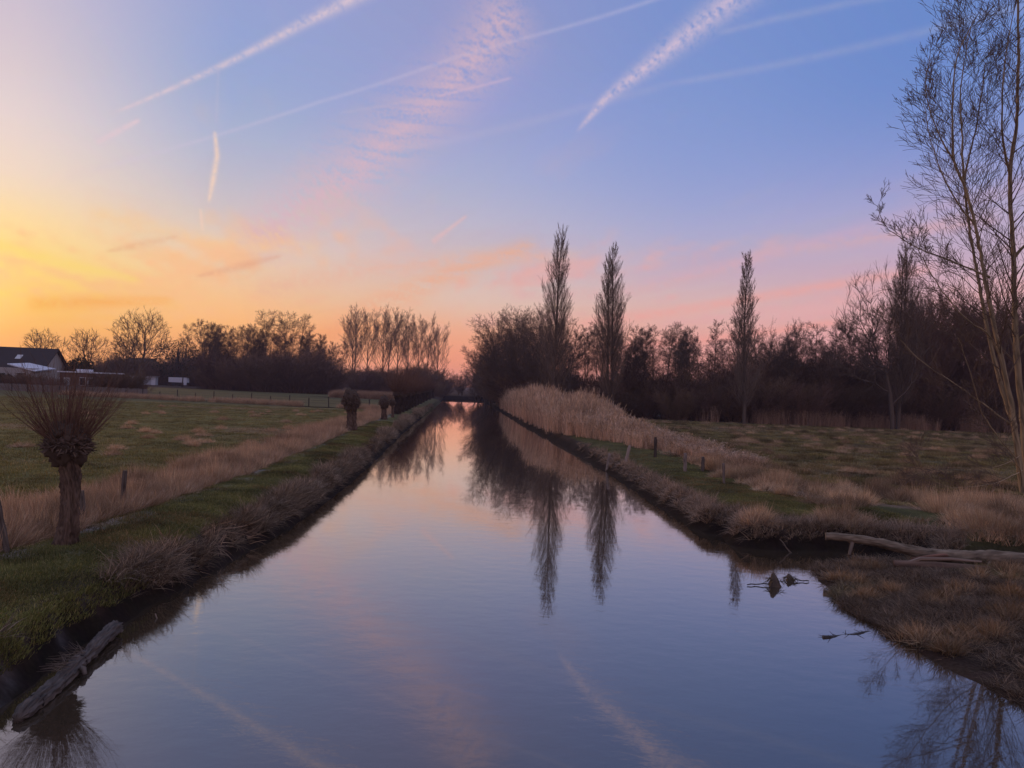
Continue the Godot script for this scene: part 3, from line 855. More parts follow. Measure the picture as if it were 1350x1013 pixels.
# ---------------------------------------------------------------- pollard willows
func pollard_parts(seed_: int, tall: float, r: float, head: float, count: int, shoot: float, lean: float, stretch := 1.0) -> Array:
	rng.seed = seed_
	var trunk := Shape.new()
	trunk.col = Color(0.115, 0.075, 0.052) if shoot < 2.0 else Color(0.045, 0.032, 0.026)
	var pts := []
	var radii := []
	for k in 40:
		var f := k / 39.0
		pts.append(Vector3(0.06 * sin(f * 4.0 + seed_) + lean * f, -0.15 + f * (tall - head * 0.6 + 0.15), 0.05 * cos(f * 3.0)))
		radii.append(r * (1.0 + 0.45 * pow(1.0 - f, 3.0) - 0.12 * sin(f * PI) + 0.25 * pow(f, 5.0)))
	rough_tube(trunk, pts, radii, 72, 0.42, 100.0)
	var knob := Shape.new()
	knob.col = Color(0.080, 0.055, 0.041)
	var top: Vector3 = pts[-1]
	blob(knob, top + Vector3(0, head * 0.1, 0), Vector3(head * 0.8, head * 0.95 * stretch, head * 0.78), 0.6, 6.0, 14, 22)
	for k in 130:
		var w := rv().normalized()
		w.y = w.y * 0.8 + 0.1
		var at := top + Vector3(w.x * head * 0.76, head * 0.1 + w.y * head * 0.95 * stretch, w.z * head * 0.74)
		knob.col = Color(0.080, 0.055, 0.041) * rng.randf_range(0.7, 1.35)
		var k2 := head * rng.randf_range(0.06, 0.17)
		blob(knob, at, Vector3(k2, k2 * rng.randf_range(0.7, 1.2), k2), 0.8, 9.0 + k, 6, 8)
	for k in 420:   # stubs of cut shoots
		var w := rv().normalized()
		w.y = (absf(w.y) - 0.35) * stretch
		var at := top + Vector3(0, head * 0.1, 0) + w * head * 0.85
		knob.col = Color(0.14, 0.095, 0.068) * rng.randf_range(0.6, 1.4)
		knob.seg(at, at + (w + rv() * 0.7).normalized() * head * rng.randf_range(0.12, 0.36), head * 0.035, head * 0.015, 4)
	var crown := Shape.new()
	for k in count:
		var a := rng.randf() * TAU
		var spread := sqrt(rng.randf())
		var w := Vector3(cos(a) * spread, 0.5, sin(a) * spread * 0.9)
		var p := top + Vector3(w.x * head * 0.8, head * lerpf(0.9, 0.3, spread), w.z * head * 0.8)
		var dir := Vector3(w.x * rng.randf_range(0.5, 1.25), 1.0 - 0.3 * spread, w.z * rng.randf_range(0.5, 1.25)).normalized()
		crown.col = Color(0.15, 0.082, 0.054) * rng.randf_range(0.7, 1.3)
		var length := shoot * rng.randf_range(0.35, 1.12)
		var thick := rng.randf_range(0.003, 0.007) * (1.0 if shoot < 1.5 else 2.2)
		for j in 6:
			dir = (dir + Vector3.UP * 0.10 + rv() * 0.13).normalized()
			var e := p + dir * length / 6.0
			crown.seg(p, e, thick * (1.0 - j * 0.12), thick * (0.88 - j * 0.12), 4)
			if j > 1 and rng.randf() < 0.45:
				var tip := e + (dir + rv() * 0.5).normalized() * length * rng.randf_range(0.15, 0.35)
				crown.seg(e, tip, thick * 0.5, thick * 0.25, 3)
			p = e
	return [trunk.made(), knob.made(), crown.made()]

func pollard(label: String, kit: Array, x: float, d: float, k: float, turn: float, group: String, bare := false) -> void:
	var o := thing("pollard_willow", on(x, d, -0.05), turn, label, "tree", group)
	o.scale = Vector3(k, k, k)
	part("trunk", kit[0], M.bark, o)
	part("head", kit[1], M.bark, o)
	if not bare:
		part("crown", kit[2], M.bark, o)

func make_pollards() -> void:
	var near := pollard_parts(301, 2.05, 0.150, 0.43, 340, 1.32, -0.05)
	var bald := pollard_parts(302, 2.0, 0.25, 0.56, 10, 0.2, 0.0, 1.2)
	var tall := pollard_parts(303, 2.3, 0.3, 0.5, 260, 2.6, 0.0)
	var g := "pollard willows along the riverside path"
	pollard("pollard willow with a spray of upright shoots beside the leaning fence posts", near, -7.99, 13.82, 1.0, 0.3, g)
	pollard("freshly cut pollard willow with a bald knobbly head and thick trunk", bald, -10.3, 48.96, 1.12, 0.0, g, true)
	pollard("cut pollard willow with a slim leaning trunk, next to a small stump", bald, -11.1, 66.4, 0.88, 2.0, g, true)
	pollard("small thin pollard stump beside the slim cut pollard", near, -11.0, 70.5, 0.78, 1.0, g, true)
	for a in [[78.0, 1.05], [84.0, 0.95], [89.5, 1.05], [95.0, 0.95], [101.0, 1.0], [108.0, 1.05], [116.0, 0.95], [125.0, 1.0], [136.0, 1.0], [150.0, 1.0], [168.0, 1.0], [190.0, 1.0]]:
		pollard("pollard willow with long reddish shoots in the row along the river path", tall, -6.0 - RIVER * a[0], a[0], a[1], rng.randf() * 6.0, "reddish pollard willows in a row")

# ---------------------------------------------------------------- grass and reeds
func tuft(seed_: int, count: int, tall: float, spread: float, lean: float, width: float, droop: float, cols: Array, plume := 0.0, bits := 4) -> ArrayMesh:
	rng.seed = seed_
	var s := Shape.new()
	for k in count:
		var a := rng.randf() * TAU
		var w := Vector3(cos(a), 0, sin(a))
		var p := w * spread * sqrt(rng.randf()) + Vector3(0, -0.03, 0)
		var b := a + rng.randf_range(-0.9, 0.9)
		var dir := Vector3(cos(b) * lean * rng.randf(), 1.0, sin(b) * lean * rng.randf()).normalized()
		var length := tall * rng.randf_range(0.55, 1.1)
		var c: Color = cols[rng.randi() % cols.size()]
		s.col = (c * rng.randf_range(0.8, 1.35)).clamp(Color(0, 0, 0), Color(0.7, 0.62, 0.5))
		var flat := Vector3(-dir.z, 0, dir.x + 0.01).normalized().rotated(Vector3.UP, rng.randf_range(-0.8, 0.8)) * width
		var bend := droop * rng.randf_range(0.3, 1.4)
		for j in bits:
			var f0 := 1.0 - 0.75 * j / bits
			var f1 := 1.0 - 0.75 * (j + 1) / bits
			var e := p + dir * length / bits
			if j == bits - 1 and plume <= 0.0:
				s.tri(p - flat * f0, p + flat * f0, e)
			else:
				s.quad(p - flat * f0, p + flat * f0, e + flat * f1, e - flat * f1)
			p = e
			dir = (dir + (Vector3(cos(b), 0, sin(b)) * 0.6 + Vector3.DOWN) * bend * (j + 1.0) / bits).normalized()
		if plume > 0.0 and rng.randf() < 0.6:
			s.col = Color(0.52, 0.39, 0.27) * rng.randf_range(0.8, 1.2)
			for j in 7:
				var out := (dir + rv() * 0.5 + Vector3(cos(b), -0.1, sin(b)) * 0.3).normalized()
				var root := p + dir * (j / 7.0 - 0.5) * plume
				s.tri(root - flat * 1.2, root + flat * 1.2, root + out * plume * 0.6)
		elif plume > 0.0:
			for j in 2:
				var out := (dir + rv() * 0.9).normalized()
				s.tri(p - flat * 1.2, p + flat * 1.2, p - dir * 0.3 + out * 0.4)
	return s.made()

func scatter(called: String, label: String, category: String, meshes: Array, spots: Array) -> void:
	# spots: [position, turn, scale xz, scale y, tilt axis, tilt, colour]
	var root := thing(called, Vector3.ZERO, 0.0, label, category)
	root.set_meta("kind", "stuff")
	for k in meshes.size():
		var mm := MultiMesh.new()
		mm.transform_format = MultiMesh.TRANSFORM_3D
		mm.use_colors = true
		mm.mesh = meshes[k]
		var mine := []
		for j in range(k, spots.size(), meshes.size()):
			mine.append(spots[j])
		mm.instance_count = mine.size()
		for j in mine.size():
			var p: Array = mine[j]
			var b := Basis(Vector3.UP, p[1]).scaled(Vector3(p[2], p[3], p[2]))
			if p[5] != 0.0:
				b = Basis(p[4], p[5]) * b
			mm.set_instance_transform(j, Transform3D(b, p[0]))
			mm.set_instance_color(j, p[6])
		var o := MultiMeshInstance3D.new()
		o.name = "blades"
		o.multimesh = mm
		o.material_override = M.leaf
		root.add_child(o, true)

func spot(x: float, d: float, size: float, tall: float, tint: Color, axis := Vector3.RIGHT, tilt := 0.0) -> Array:
	return [on(x, d), rng.randf() * TAU, size, tall, axis, tilt, tint]

func shade_of(v: float) -> Color:
	return Color(v, v, v)

func mound(spots: Array, x: float, d: float, r: float, tall: float, tint: Color) -> void:
	for k in int(8 + 34 * r):
		var a := rng.randf() * TAU
		var q := sqrt(rng.randf())
		var sx := x + cos(a) * q * r
		var sd := d + sin(a) * q * r
		# each tuft leans away from the middle of its mound
		spots.append(spot(sx, sd, rng.randf_range(0.6, 1.0), tall * lerpf(1.1, 0.55, q) * rng.randf_range(0.7, 1.15), tint * rng.randf_range(0.8, 1.2), Vector3(-sin(a), 0, -cos(a)).normalized(), q * rng.randf_range(0.3, 1.0)))

func make_grass() -> void:
	var green := [Color(0.150, 0.152, 0.040), Color(0.180, 0.175, 0.050), Color(0.112, 0.115, 0.036), Color(0.25, 0.20, 0.08)]
	var tan_ := [Color(0.60, 0.435, 0.285), Color(0.50, 0.355, 0.235), Color(0.66, 0.50, 0.345), Color(0.38, 0.27, 0.18)]
	var brown := [Color(0.36, 0.27, 0.18), Color(0.26, 0.195, 0.13), Color(0.46, 0.35, 0.24), Color(0.19, 0.14, 0.10), Color(0.55, 0.43, 0.30)]
	var lawn := [tuft(401, 16, 0.085, 0.13, 0.9, 0.005, 0.25, green, 0.0, 3), tuft(402, 16, 0.07, 0.13, 1.1, 0.005, 0.3, green, 0.0, 3)]
	var field := [Color(0.25, 0.215, 0.060), Color(0.285, 0.24, 0.075), Color(0.19, 0.165, 0.055), Color(0.34, 0.26, 0.11)]
	var straw := [Color(0.40, 0.29, 0.15), Color(0.46, 0.345, 0.19), Color(0.33, 0.24, 0.125)]
	var meadow := [tuft(403, 22, 0.13, 0.22, 0.9, 0.007, 0.25, field, 0.0, 3), tuft(404, 20, 0.15, 0.22, 0.9, 0.007, 0.3, field, 0.0, 3)]
	var withered := [tuft(413, 22, 0.14, 0.22, 0.9, 0.007, 0.3, straw, 0.0, 3), tuft(414, 20, 0.17, 0.22, 0.9, 0.007, 0.35, straw, 0.0, 3)]
	var faded := []
	var dry := [tuft(405, 34, 0.85, 0.16, 0.55, 0.006, 0.22, tan_), tuft(406, 34, 0.75, 0.18, 0.8, 0.006, 0.4, tan_), tuft(407, 30, 0.95, 0.15, 0.4, 0.005, 0.12, tan_)]
	var bank := [tuft(408, 36, 0.55, 0.14, 1.1, 0.006, 0.55, brown), tuft(409, 34, 0.48, 0.15, 1.3, 0.006, 0.7, brown)]
	var reeds := [tuft(410, 16, 2.6, 0.24, 0.12, 0.009, 0.03, [Color(0.55, 0.38, 0.265), Color(0.47, 0.32, 0.22), Color(0.61, 0.44, 0.31)], 0.28, 5), tuft(411, 16, 2.4, 0.24, 0.16, 0.009, 0.05, [Color(0.55, 0.38, 0.265), Color(0.46, 0.315, 0.215)], 0.28, 5)]
	rng.seed = 500
	# short turf of both banks
	var spots := []
	for k in 52000:
		var d := 7.0 + 55.0 * pow(rng.randf(), 1.7)
		var x := table(LEFT_SHORE, d) - RIVER * d - rng.randf_range(0.2, 3.2)
		var s := inland_left(x, d)
		if s > 2.35 and noise.get_noise_2d(x * 12.0 + 7.0, d * 12.0) + rng.randf_range(-0.4, 0.4) > 0.12:
			continue
		if s < (0.7 if d > 13.0 else 0.3) or s > 3.1:
			continue
		spots.append(spot(x, d, rng.randf_range(0.8, 1.4), rng.randf_range(0.6, 1.4) * (1.0 + 0.6 * noise.get_noise_2d(x * 12.0, d * 12.0)), Color(1.0, 1.0, 1.0).lerp(Color(1.0, 0.78, 0.9), smoothstep(0.0, 0.4, noise.get_noise_2d(x * 14.0, d * 14.0))) * clampf(rng.randf_range(0.5, 1.35) + 0.9 * noise.get_noise_2d(x * 20.0, d * 20.0), 0.25, 1.8)))
	scatter("turf", "short green turf of the path strip below the pollard willows", "grass", lawn, spots)
	spots = []
	for k in 26000:
		var d := 18.5 + 30.0 * rng.randf() * rng.randf()
		var x := 5.0 + rng.randf() * 6.0 - maxf(0.0, d - 20.0) * 0.03
		var s := inland_right(x, d)
		if s < 0.6 or s > 4.2 + 0.8 * noise.get_noise_2d(x * 9.0, d * 9.0) or spit(x, d) > 0.3:
			continue
		spots.append(spot(x, d, rng.randf_range(0.8, 1.4), rng.randf_range(0.5, 1.2), Color(1.0, 1.0, 1.0).lerp(Color(1.0, 0.76, 0.9), smoothstep(-0.1, 0.35, noise.get_noise_2d(x * 14.0, d * 14.0))) * clampf(rng.randf_range(0.5, 1.25) + 0.9 * noise.get_noise_2d(x * 20.0, d * 20.0), 0.25, 1.7)))
	scatter("turf", "short green turf on the bank inside the line of short posts", "grass", lawn, spots)
	# pasture
	spots = []
	for k in 46000:
		var d := 11.0 + 75.0 * pow(rng.randf(), 1.6)
		var x := table(LEFT_SHORE, d) - RIVER * d - 4.6 - rng.randf() * minf(8.0 + d * 0.9, 55.0)
		var band := noise.get_noise_2d(x * 3.0, d * 7.0 + 300.0) + 0.5 * noise.get_noise_2d(x * 0.8, d * 0.8) - 0.1
		var old := smoothstep(0.05, 0.5, band + 0.3 * noise.get_noise_2d(x * 15.0, d * 15.0))
		(faded if rng.randf() < old else spots).append(spot(x, d, rng.randf_range(0.8, 1.5), rng.randf_range(0.4, 1.0), shade_of(clampf(rng.randf_range(0.4, 1.0) + 0.5 * noise.get_noise_2d(x * 12.0, d * 12.0), 0.2, 1.0))))
	scatter("pasture_grass", "grazed green grass of the wide pasture behind the pollard willows", "grass", meadow, spots)
	scatter("withered_grass", "withered straw-coloured patches in the pasture behind the pollard willows", "grass", withered, faded)
	faded = []
	spots = []
	for k in 40000:
		var d := 20.0 + 76.0 * rng.randf()
		var x := 11.0 + rng.randf() * 0.66 * d - RIVER * d
		if inland_right(x, d) < 5.0 or spit(x, d) > 0.1:
			continue
		var wet := noise.get_noise_2d(x * 3.0, d * 3.0)
		(faded if rng.randf() < 0.25 + 0.75 * smoothstep(0.05, 0.45, wet) else spots).append(spot(x, d, rng.randf_range(0.9, 1.7), rng.randf_range(0.4, 1.2) * (1.0 + 1.6 * maxf(0.0, noise.get_noise_2d(x * 16.0, d * 16.0))), shade_of(clampf(rng.randf_range(0.35, 1.0) + 0.6 * noise.get_noise_2d(x * 13.0, d * 13.0), 0.15, 1.0))))
	scatter("meadow_grass", "rough green grass of the wet meadow in front of the wood", "grass", meadow, spots)
	scatter("withered_grass", "withered straw-coloured patches in the wet meadow before the wood", "grass", withered, faded)
	# dead grass that hangs over the water
	spots = []
	for k in 15000:
		var d := 6.5 + 125.0 * pow(rng.randf(), 2.0)
		var x := table(LEFT_SHORE, d) - RIVER * d - rng.randf_range(0.0, 1.5)
		var s := inland_left(x, d)
		var clump := noise.get_noise_2d(x * 5.0, d * 5.0)
		if s < 0.26 or s > 0.75 + 0.8 * clump:
			continue
		if clump < -0.12 and rng.randf() < 0.75:
			continue
		if d < 12.0 and rng.randf() < 0.98:
			continue
		var size := rng.randf_range(0.6, 1.15) * (1.0 + 0.5 * clump)
		spots.append(spot(x, d, size, size * rng.randf_range(0.5, 1.0), (Color(1.0, 0.96, 0.94) if clump > 0.15 else Color(0.72, 0.69, 0.67)) * rng.randf_range(0.4, 1.3), Vector3(0, 0, 1), rng.randf_range(-1.0, -0.1) * (1.0 - smoothstep(0.2, 1.0, s))))
	for k in 300:
		var d := 13.0 + 76.0 * pow(rng.randf(), 1.5)
		var x := table(LEFT_SHORE, d) - RIVER * d - rng.randf_range(0.2, 0.9)
		if inland_left(x, d) > 0.15:
			spots.append(spot(x, d, rng.randf_range(0.4, 1.2), rng.randf_range(0.4, 1.1), Color(0.9, 0.8, 0.76) * rng.randf_range(0.3, 1.1), Vector3(rng.randf_range(-0.7, 0.7), 0, 1).normalized(), rng.randf_range(-1.7, -0.9)))
	scatter("bank_grass", "dead brown grass hanging over the bank below the pollard willows", "grass", bank, spots)
	spots = []
	for k in 15000:
		var d := 17.0 + 34.0 * rng.randf() * rng.randf()
		var x := 4.0 + rng.randf() * 12.0
		var s := inland_right(x, d)
		if s < 0.24 or s > 0.95 or spit(x, d) > 0.6:
			continue
		var size := rng.randf_range(0.5, 1.0)
		spots.append(spot(x, d, size, size * rng.randf_range(0.4, 0.9), Color(0.9, 0.85, 0.85) * rng.randf_range(0.6, 1.3), Vector3(0, 0, 1), rng.randf_range(0.1, 0.9)))
	scatter("bank_grass", "dead brown grass hanging over the cut bank behind the mud spit", "grass", bank, spots)
	spots = []
	for k in 16000:
		var d := 8.0 + 10.8 * rng.randf()
		var x := 5.8 + rng.randf() * 8.0
		var s := inland_right(x, d)
		if s < 0.03 or spit(x, d) < 0.6:
			continue
		var dens := noise.get_noise_2d(x * 8.0, d * 8.0)
		if rng.randf() > 0.32 + 1.3 * dens + 0.10 * s:
			continue
		var size := rng.randf_range(0.35, 0.8)
		var lush := smoothstep(0.1, 0.5, noise.get_noise_2d(x * 6.0 + 90.0, d * 6.0))
		spots.append(spot(x, d, size, size * rng.randf_range(0.2, 0.7), Color(0.48, 0.44, 0.42).lerp(Color(0.48, 0.70, 0.30), lush * 0.9) * rng.randf_range(0.4, 1.6)))
	scatter("spit_grass", "matted dead grass on the low mud spit below the fallen log", "grass", bank, spots)
	# dry reed fringe along the old fence
	spots = []
	for k in 8000:
		var d := 9.0 + 84.0 * pow(rng.randf(), 1.5)
		var x := table(LEFT_SHORE, d) - RIVER * d - rng.randf_range(2.7, 5.4)
		var s := inland_left(x, d)
		var clump := noise.get_noise_2d(x * 4.0, d * 4.0)
		if s < 2.85 or s > 4.7 + 1.4 * clump or rng.randf() > 0.75 + clump:
			continue
		var size := rng.randf_range(0.7, 1.15)
		spots.append(spot(x, d, size, size * (0.75 + 0.7 * clump) * rng.randf_range(0.6, 1.1), Color(0.9, 0.82, 0.8) * rng.randf_range(0.7, 1.2), rv().normalized(), rng.randf_range(-0.3, 0.3)))
	scatter("dry_grass", "strip of dry tan grass along the old fence beside the pasture", "grass", dry, spots)
	# tussocks of the wet corner by the ditch
	spots = []
	for k in 11000:
		var d := 17.5 + 34.0 * pow(rng.randf(), 1.2)
		var x := 6.0 + rng.randf() * 17.0
		var s := inland_right(x, d)
		var clump := noise.get_noise_2d(x * 4.5, d * 4.5 + 70.0)
		var in_ := 3.5 if d > 20.5 else 0.5
		var out_ := 5.4 + 14.0 * (1.0 - smoothstep(19.0, 29.0, d))
		if s < in_ or s > out_ + 3.0 * clump or spit(x, d) > 0.5 or rng.randf() > 0.6 + 1.3 * clump:
			continue
		var size := rng.randf_range(0.6, 1.05)
		spots.append(spot(x, d, size, size * clampf(0.3 + 0.8 * clump, 0.15, 0.8), Color(1.0, 0.88, 0.82) * clampf(rng.randf_range(0.2, 1.2) + 0.8 * noise.get_noise_2d(x * 16.0, d * 16.0), 0.12, 1.6), rv().normalized(), rng.randf_range(-0.45, 0.45)))
	scatter("tussock_grass", "pinkish tan dead tussocks between the short posts and the ditch", "grass", dry, spots)
	rng.seed = 620
	spots = []
	for k in 290:
		var d := 18.6 + 27.0 * pow(rng.randf(), 1.3)
		var x := 6.0 + rng.randf() * 0.62 * d
		var s := inland_right(x, d)
		var edge := 3.5 if d > 20.5 else 0.8
		if s < edge or spit(x, d) > 0.2 or (s > 5.5 and d > 27.0 and rng.randf() < 0.8) or (d > 34.0 and s > 5.0):
			continue
		mound(spots, x, d, rng.randf_range(0.25, 0.75), rng.randf_range(0.25, 1.15), Color(1.0, 0.95, 0.90) * rng.randf_range(0.35, 1.2))
	for k in 380:
		var d := 28.0 + 64.0 * rng.randf()
		var x := 14.0 + rng.randf() * 0.62 * d - RIVER * d
		if inland_right(x, d) > 6.0:
			mound(spots, x, d, rng.randf_range(0.25, 0.8), rng.randf_range(0.25, 0.5), (Color(0.42, 0.42, 0.28) if rng.randf() < 0.55 else Color(1.0, 0.9, 0.8)) * rng.randf_range(0.4, 1.1))
	scatter("grass_mounds", "rounded mounds of collapsed pinkish dead grass in the wet corner", "grass", dry, spots)
	spots = []
	for k in 430:
		var d := 10.0 + 70.0 * pow(rng.randf(), 1.3)
		var x := table(LEFT_SHORE, d) - RIVER * d - rng.randf_range(3.2, 5.0)
		mound(spots, x, d, rng.randf_range(0.25, 0.6), rng.randf_range(0.5, 1.05), Color(1.0, 0.93, 0.88) * rng.randf_range(0.4, 1.15))
	for k in 46:
		var d := 18.0 + 60.0 * rng.randf()
		mound(spots, table(LEFT_SHORE, d) - RIVER * d - 5.5 - rng.randf() * d * 0.35, d, rng.randf_range(0.15, 0.5), rng.randf_range(0.2, 0.4), Color(1.0, 0.9, 0.8) * rng.randf_range(0.7, 1.2))
	scatter("grass_mounds", "bushy mounds of dead grass rising from the fence strip by the pasture", "grass", dry, spots)
	spots = []
	for k in 60:
		var d := 9.5 + 8.0 * rng.randf()
		var x := 6.6 + rng.randf() * 6.0
		if inland_right(x, d) > 0.3:
			mound(spots, x, d, rng.randf_range(0.15, 0.4), rng.randf_range(0.2, 0.42), Color(0.60, 0.54, 0.46) * rng.randf_range(0.5, 1.2))
	scatter("grass_mounds", "small bleached tufts scattered over the mud spit", "grass", dry, spots)
	# tall reeds in plume
	spots = []
	for k in 8000:
		var d := 37.0 + 97.0 * pow(rng.randf(), 1.25)
		var s := rng.randf_range(0.3, 6.5) + 1.6 * (1.0 - smoothstep(40.0, 60.0, d))
		var start := 47.0 + 0.0 * s
		var x := table(RIGHT_SHORE, d) + s - RIVER * d
		if d < 58.0 and s < (58.0 - d) * 0.2 + 0.3 or rng.randf() < 0.6 * (1.0 - smoothstep(36.0, 56.0, d)):
			continue
		if d < start and s < 3.0:
			continue
		if noise.get_noise_2d(x * 16.0, d * 9.0) < -0.1 and rng.randf() < 0.65:
			continue
		var tall := lerpf(0.22, 1.0, smoothstep(37.0, 74.0, d)) * lerpf(1.0, 0.8, smoothstep(4.0, 6.5, s)) * (1.0 + 0.5 * noise.get_noise_2d(x * 12.0, d * 8.0)) * lerpf(0.72, 1.0, smoothstep(0.2, 1.6, s + rng.randf()))
		spots.append(spot(x, d, rng.randf_range(0.9, 1.3), tall * rng.randf_range(0.7, 1.25), Color(1, 0.97, 0.97) * rng.randf_range(0.55, 1.5), rv().normalized(), rng.randf_range(-0.22, 0.22) * (3.0 if rng.randf() < 0.1 else 1.0)))
	scatter("reed_bed", "tall plumed reeds standing along the water's edge before the poplars", "reeds", reeds, spots)
	spots = []
	for k in 1500:
		var x := 22.0 + 52.0 * rng.randf()
		if noise.get_noise_2d(x * 7.0, 3.0) + rng.randf_range(-0.3, 0.3) < 0.05:
			continue
		spots.append(spot(x, rng.randf_range(94.0, 99.0), 1.0, rng.randf_range(0.3, 0.85), Color(0.75, 0.66, 0.62) * rng.randf_range(0.6, 1.1)))
	scatter("reed_fringe", "thin fringe of reeds at the foot of the wood across the meadow", "reeds", reeds, spots)
	spots = []
	for k in 2600:
		var f := rng.randf()
		var x := lerpf(-62.0, -16.0, f)
		var d := lerpf(99.0, 88.0, f) + rng.randf_range(0.0, 3.0)
		if noise.get_noise_2d(x * 4.0, 5.0) < -0.15:
			continue
		spots.append(spot(x, d, 1.2, rng.randf_range(0.5, 1.0), Color(0.85, 0.78, 0.75) * rng.randf_range(0.7, 1.2)))
	for k in 1600:
		spots.append(spot(rng.randf_range(-36.0, -23.0), rng.randf_range(150.0, 156.0), 2.0, rng.randf_range(1.2, 2.1), Color(0.8, 0.7, 0.68) * rng.randf_range(0.7, 1.1)))
	scatter("ditch_grass", "dry grass along the ditch and wire fence across the pasture", "grass", dry, spots)

# ---------------------------------------------------------------- posts, logs, fences
func post_mesh(tall: float, r: float, seed_: int, col: Color) -> ArrayMesh:
	rng.seed = seed_
	var s := Shape.new()
	s.col = col
	var pts := []
	var radii := []
	for k in 8:
		pts.append(Vector3(0.012 * rng.randf_range(-1, 1), -0.3 + (tall + 0.3) * k / 7.0, 0.012 * rng.randf_range(-1, 1)))
		radii.append(r * rng.randf_range(0.92, 1.06) * (0.82 if k == 7 else 1.0))
	rough_tube(s, pts, radii, 12, 0.3, 90.0)
	return s.made()

func make_posts() -> void:
	var old := Color(0.10, 0.078, 0.062)
	for a in [[-8.45, 12.9, 0.95, 0.24, "short fence post leaning over in dry grass beside the sprouting pollard", old], [-8.95, 17.6, 1.0, -0.06, "upright grey fence post in dry grass behind the sprouting pollard", old], [-8.85, 15.9, 0.75, 0.1, "thin broken fence stake in dry grass close to the sprouting pollard", old * 1.3], [4.75, 36.6, 0.8, -0.12, "pale slanting post among the first reeds", old * 2.2], [5.5, 35.8, 0.85, -0.2, "pale peeled post leaning beside the reeds", old * 2.8], [7.2, 37.5, 1.0, 0.0, "dark square-topped fence post at the edge of the bank turf", old * 0.55], [7.25, 31.2, 0.75, 0.03, "weathered post half buried in tan tussocks", old * 1.8], [8.15, 31.9, 0.6, 0.0, "short stump of a post behind the tussocks by the meadow", old], [7.85, 27.6, 0.72, 0.06, "split grey post with dead grass fallen against it", old * 1.5]]:
		var o := part("fence_post" if names.get("fence_post", -1) < 0 else "fence_post_%03d" % names["fence_post"], post_mesh(a[2], 0.05 if a[1] < 30 else 0.075, int(a[1] * 10), a[5]), M.bark, self)
		names["fence_post"] = names.get("fence_post", 0) + 1
		o.position = on(a[0], a[1])
		o.rotation.z = a[3]
		tag(o, a[4], "post", "old fence posts")
	# wire fence across the pasture
	var o := thing("wire_fence", Vector3.ZERO, 0.0, "low wire fence on thin dark posts crossing behind the pasture", "fence")
	var stake := post_mesh(1.15, 0.06, 77, Color(0.045, 0.036, 0.032))
	var last := Vector3.ZERO
	var wires := Shape.new()
	wires.col = Color(0.08, 0.07, 0.065)
	for k in 22:
		var f := k / 21.0
		var p := on(lerpf(-72.0, -17.0, f), lerpf(106.0, 91.0, f))
		var q := part("post", stake, M.bark, o)
		q.position = p
		q.rotation.z = 0.06 * sin(k * 7.0)
		q.scale.y = 1.0 + 0.15 * sin(k * 3.0)
		if k:
			for y in [0.45, 0.75, 1.05]:
				wires.seg(last + Vector3(0, y, 0.07), p + Vector3(0, y, 0.07), 0.012, 0.012, 3)
		last = p
	part("wire", wires.made(), M.bark, o)

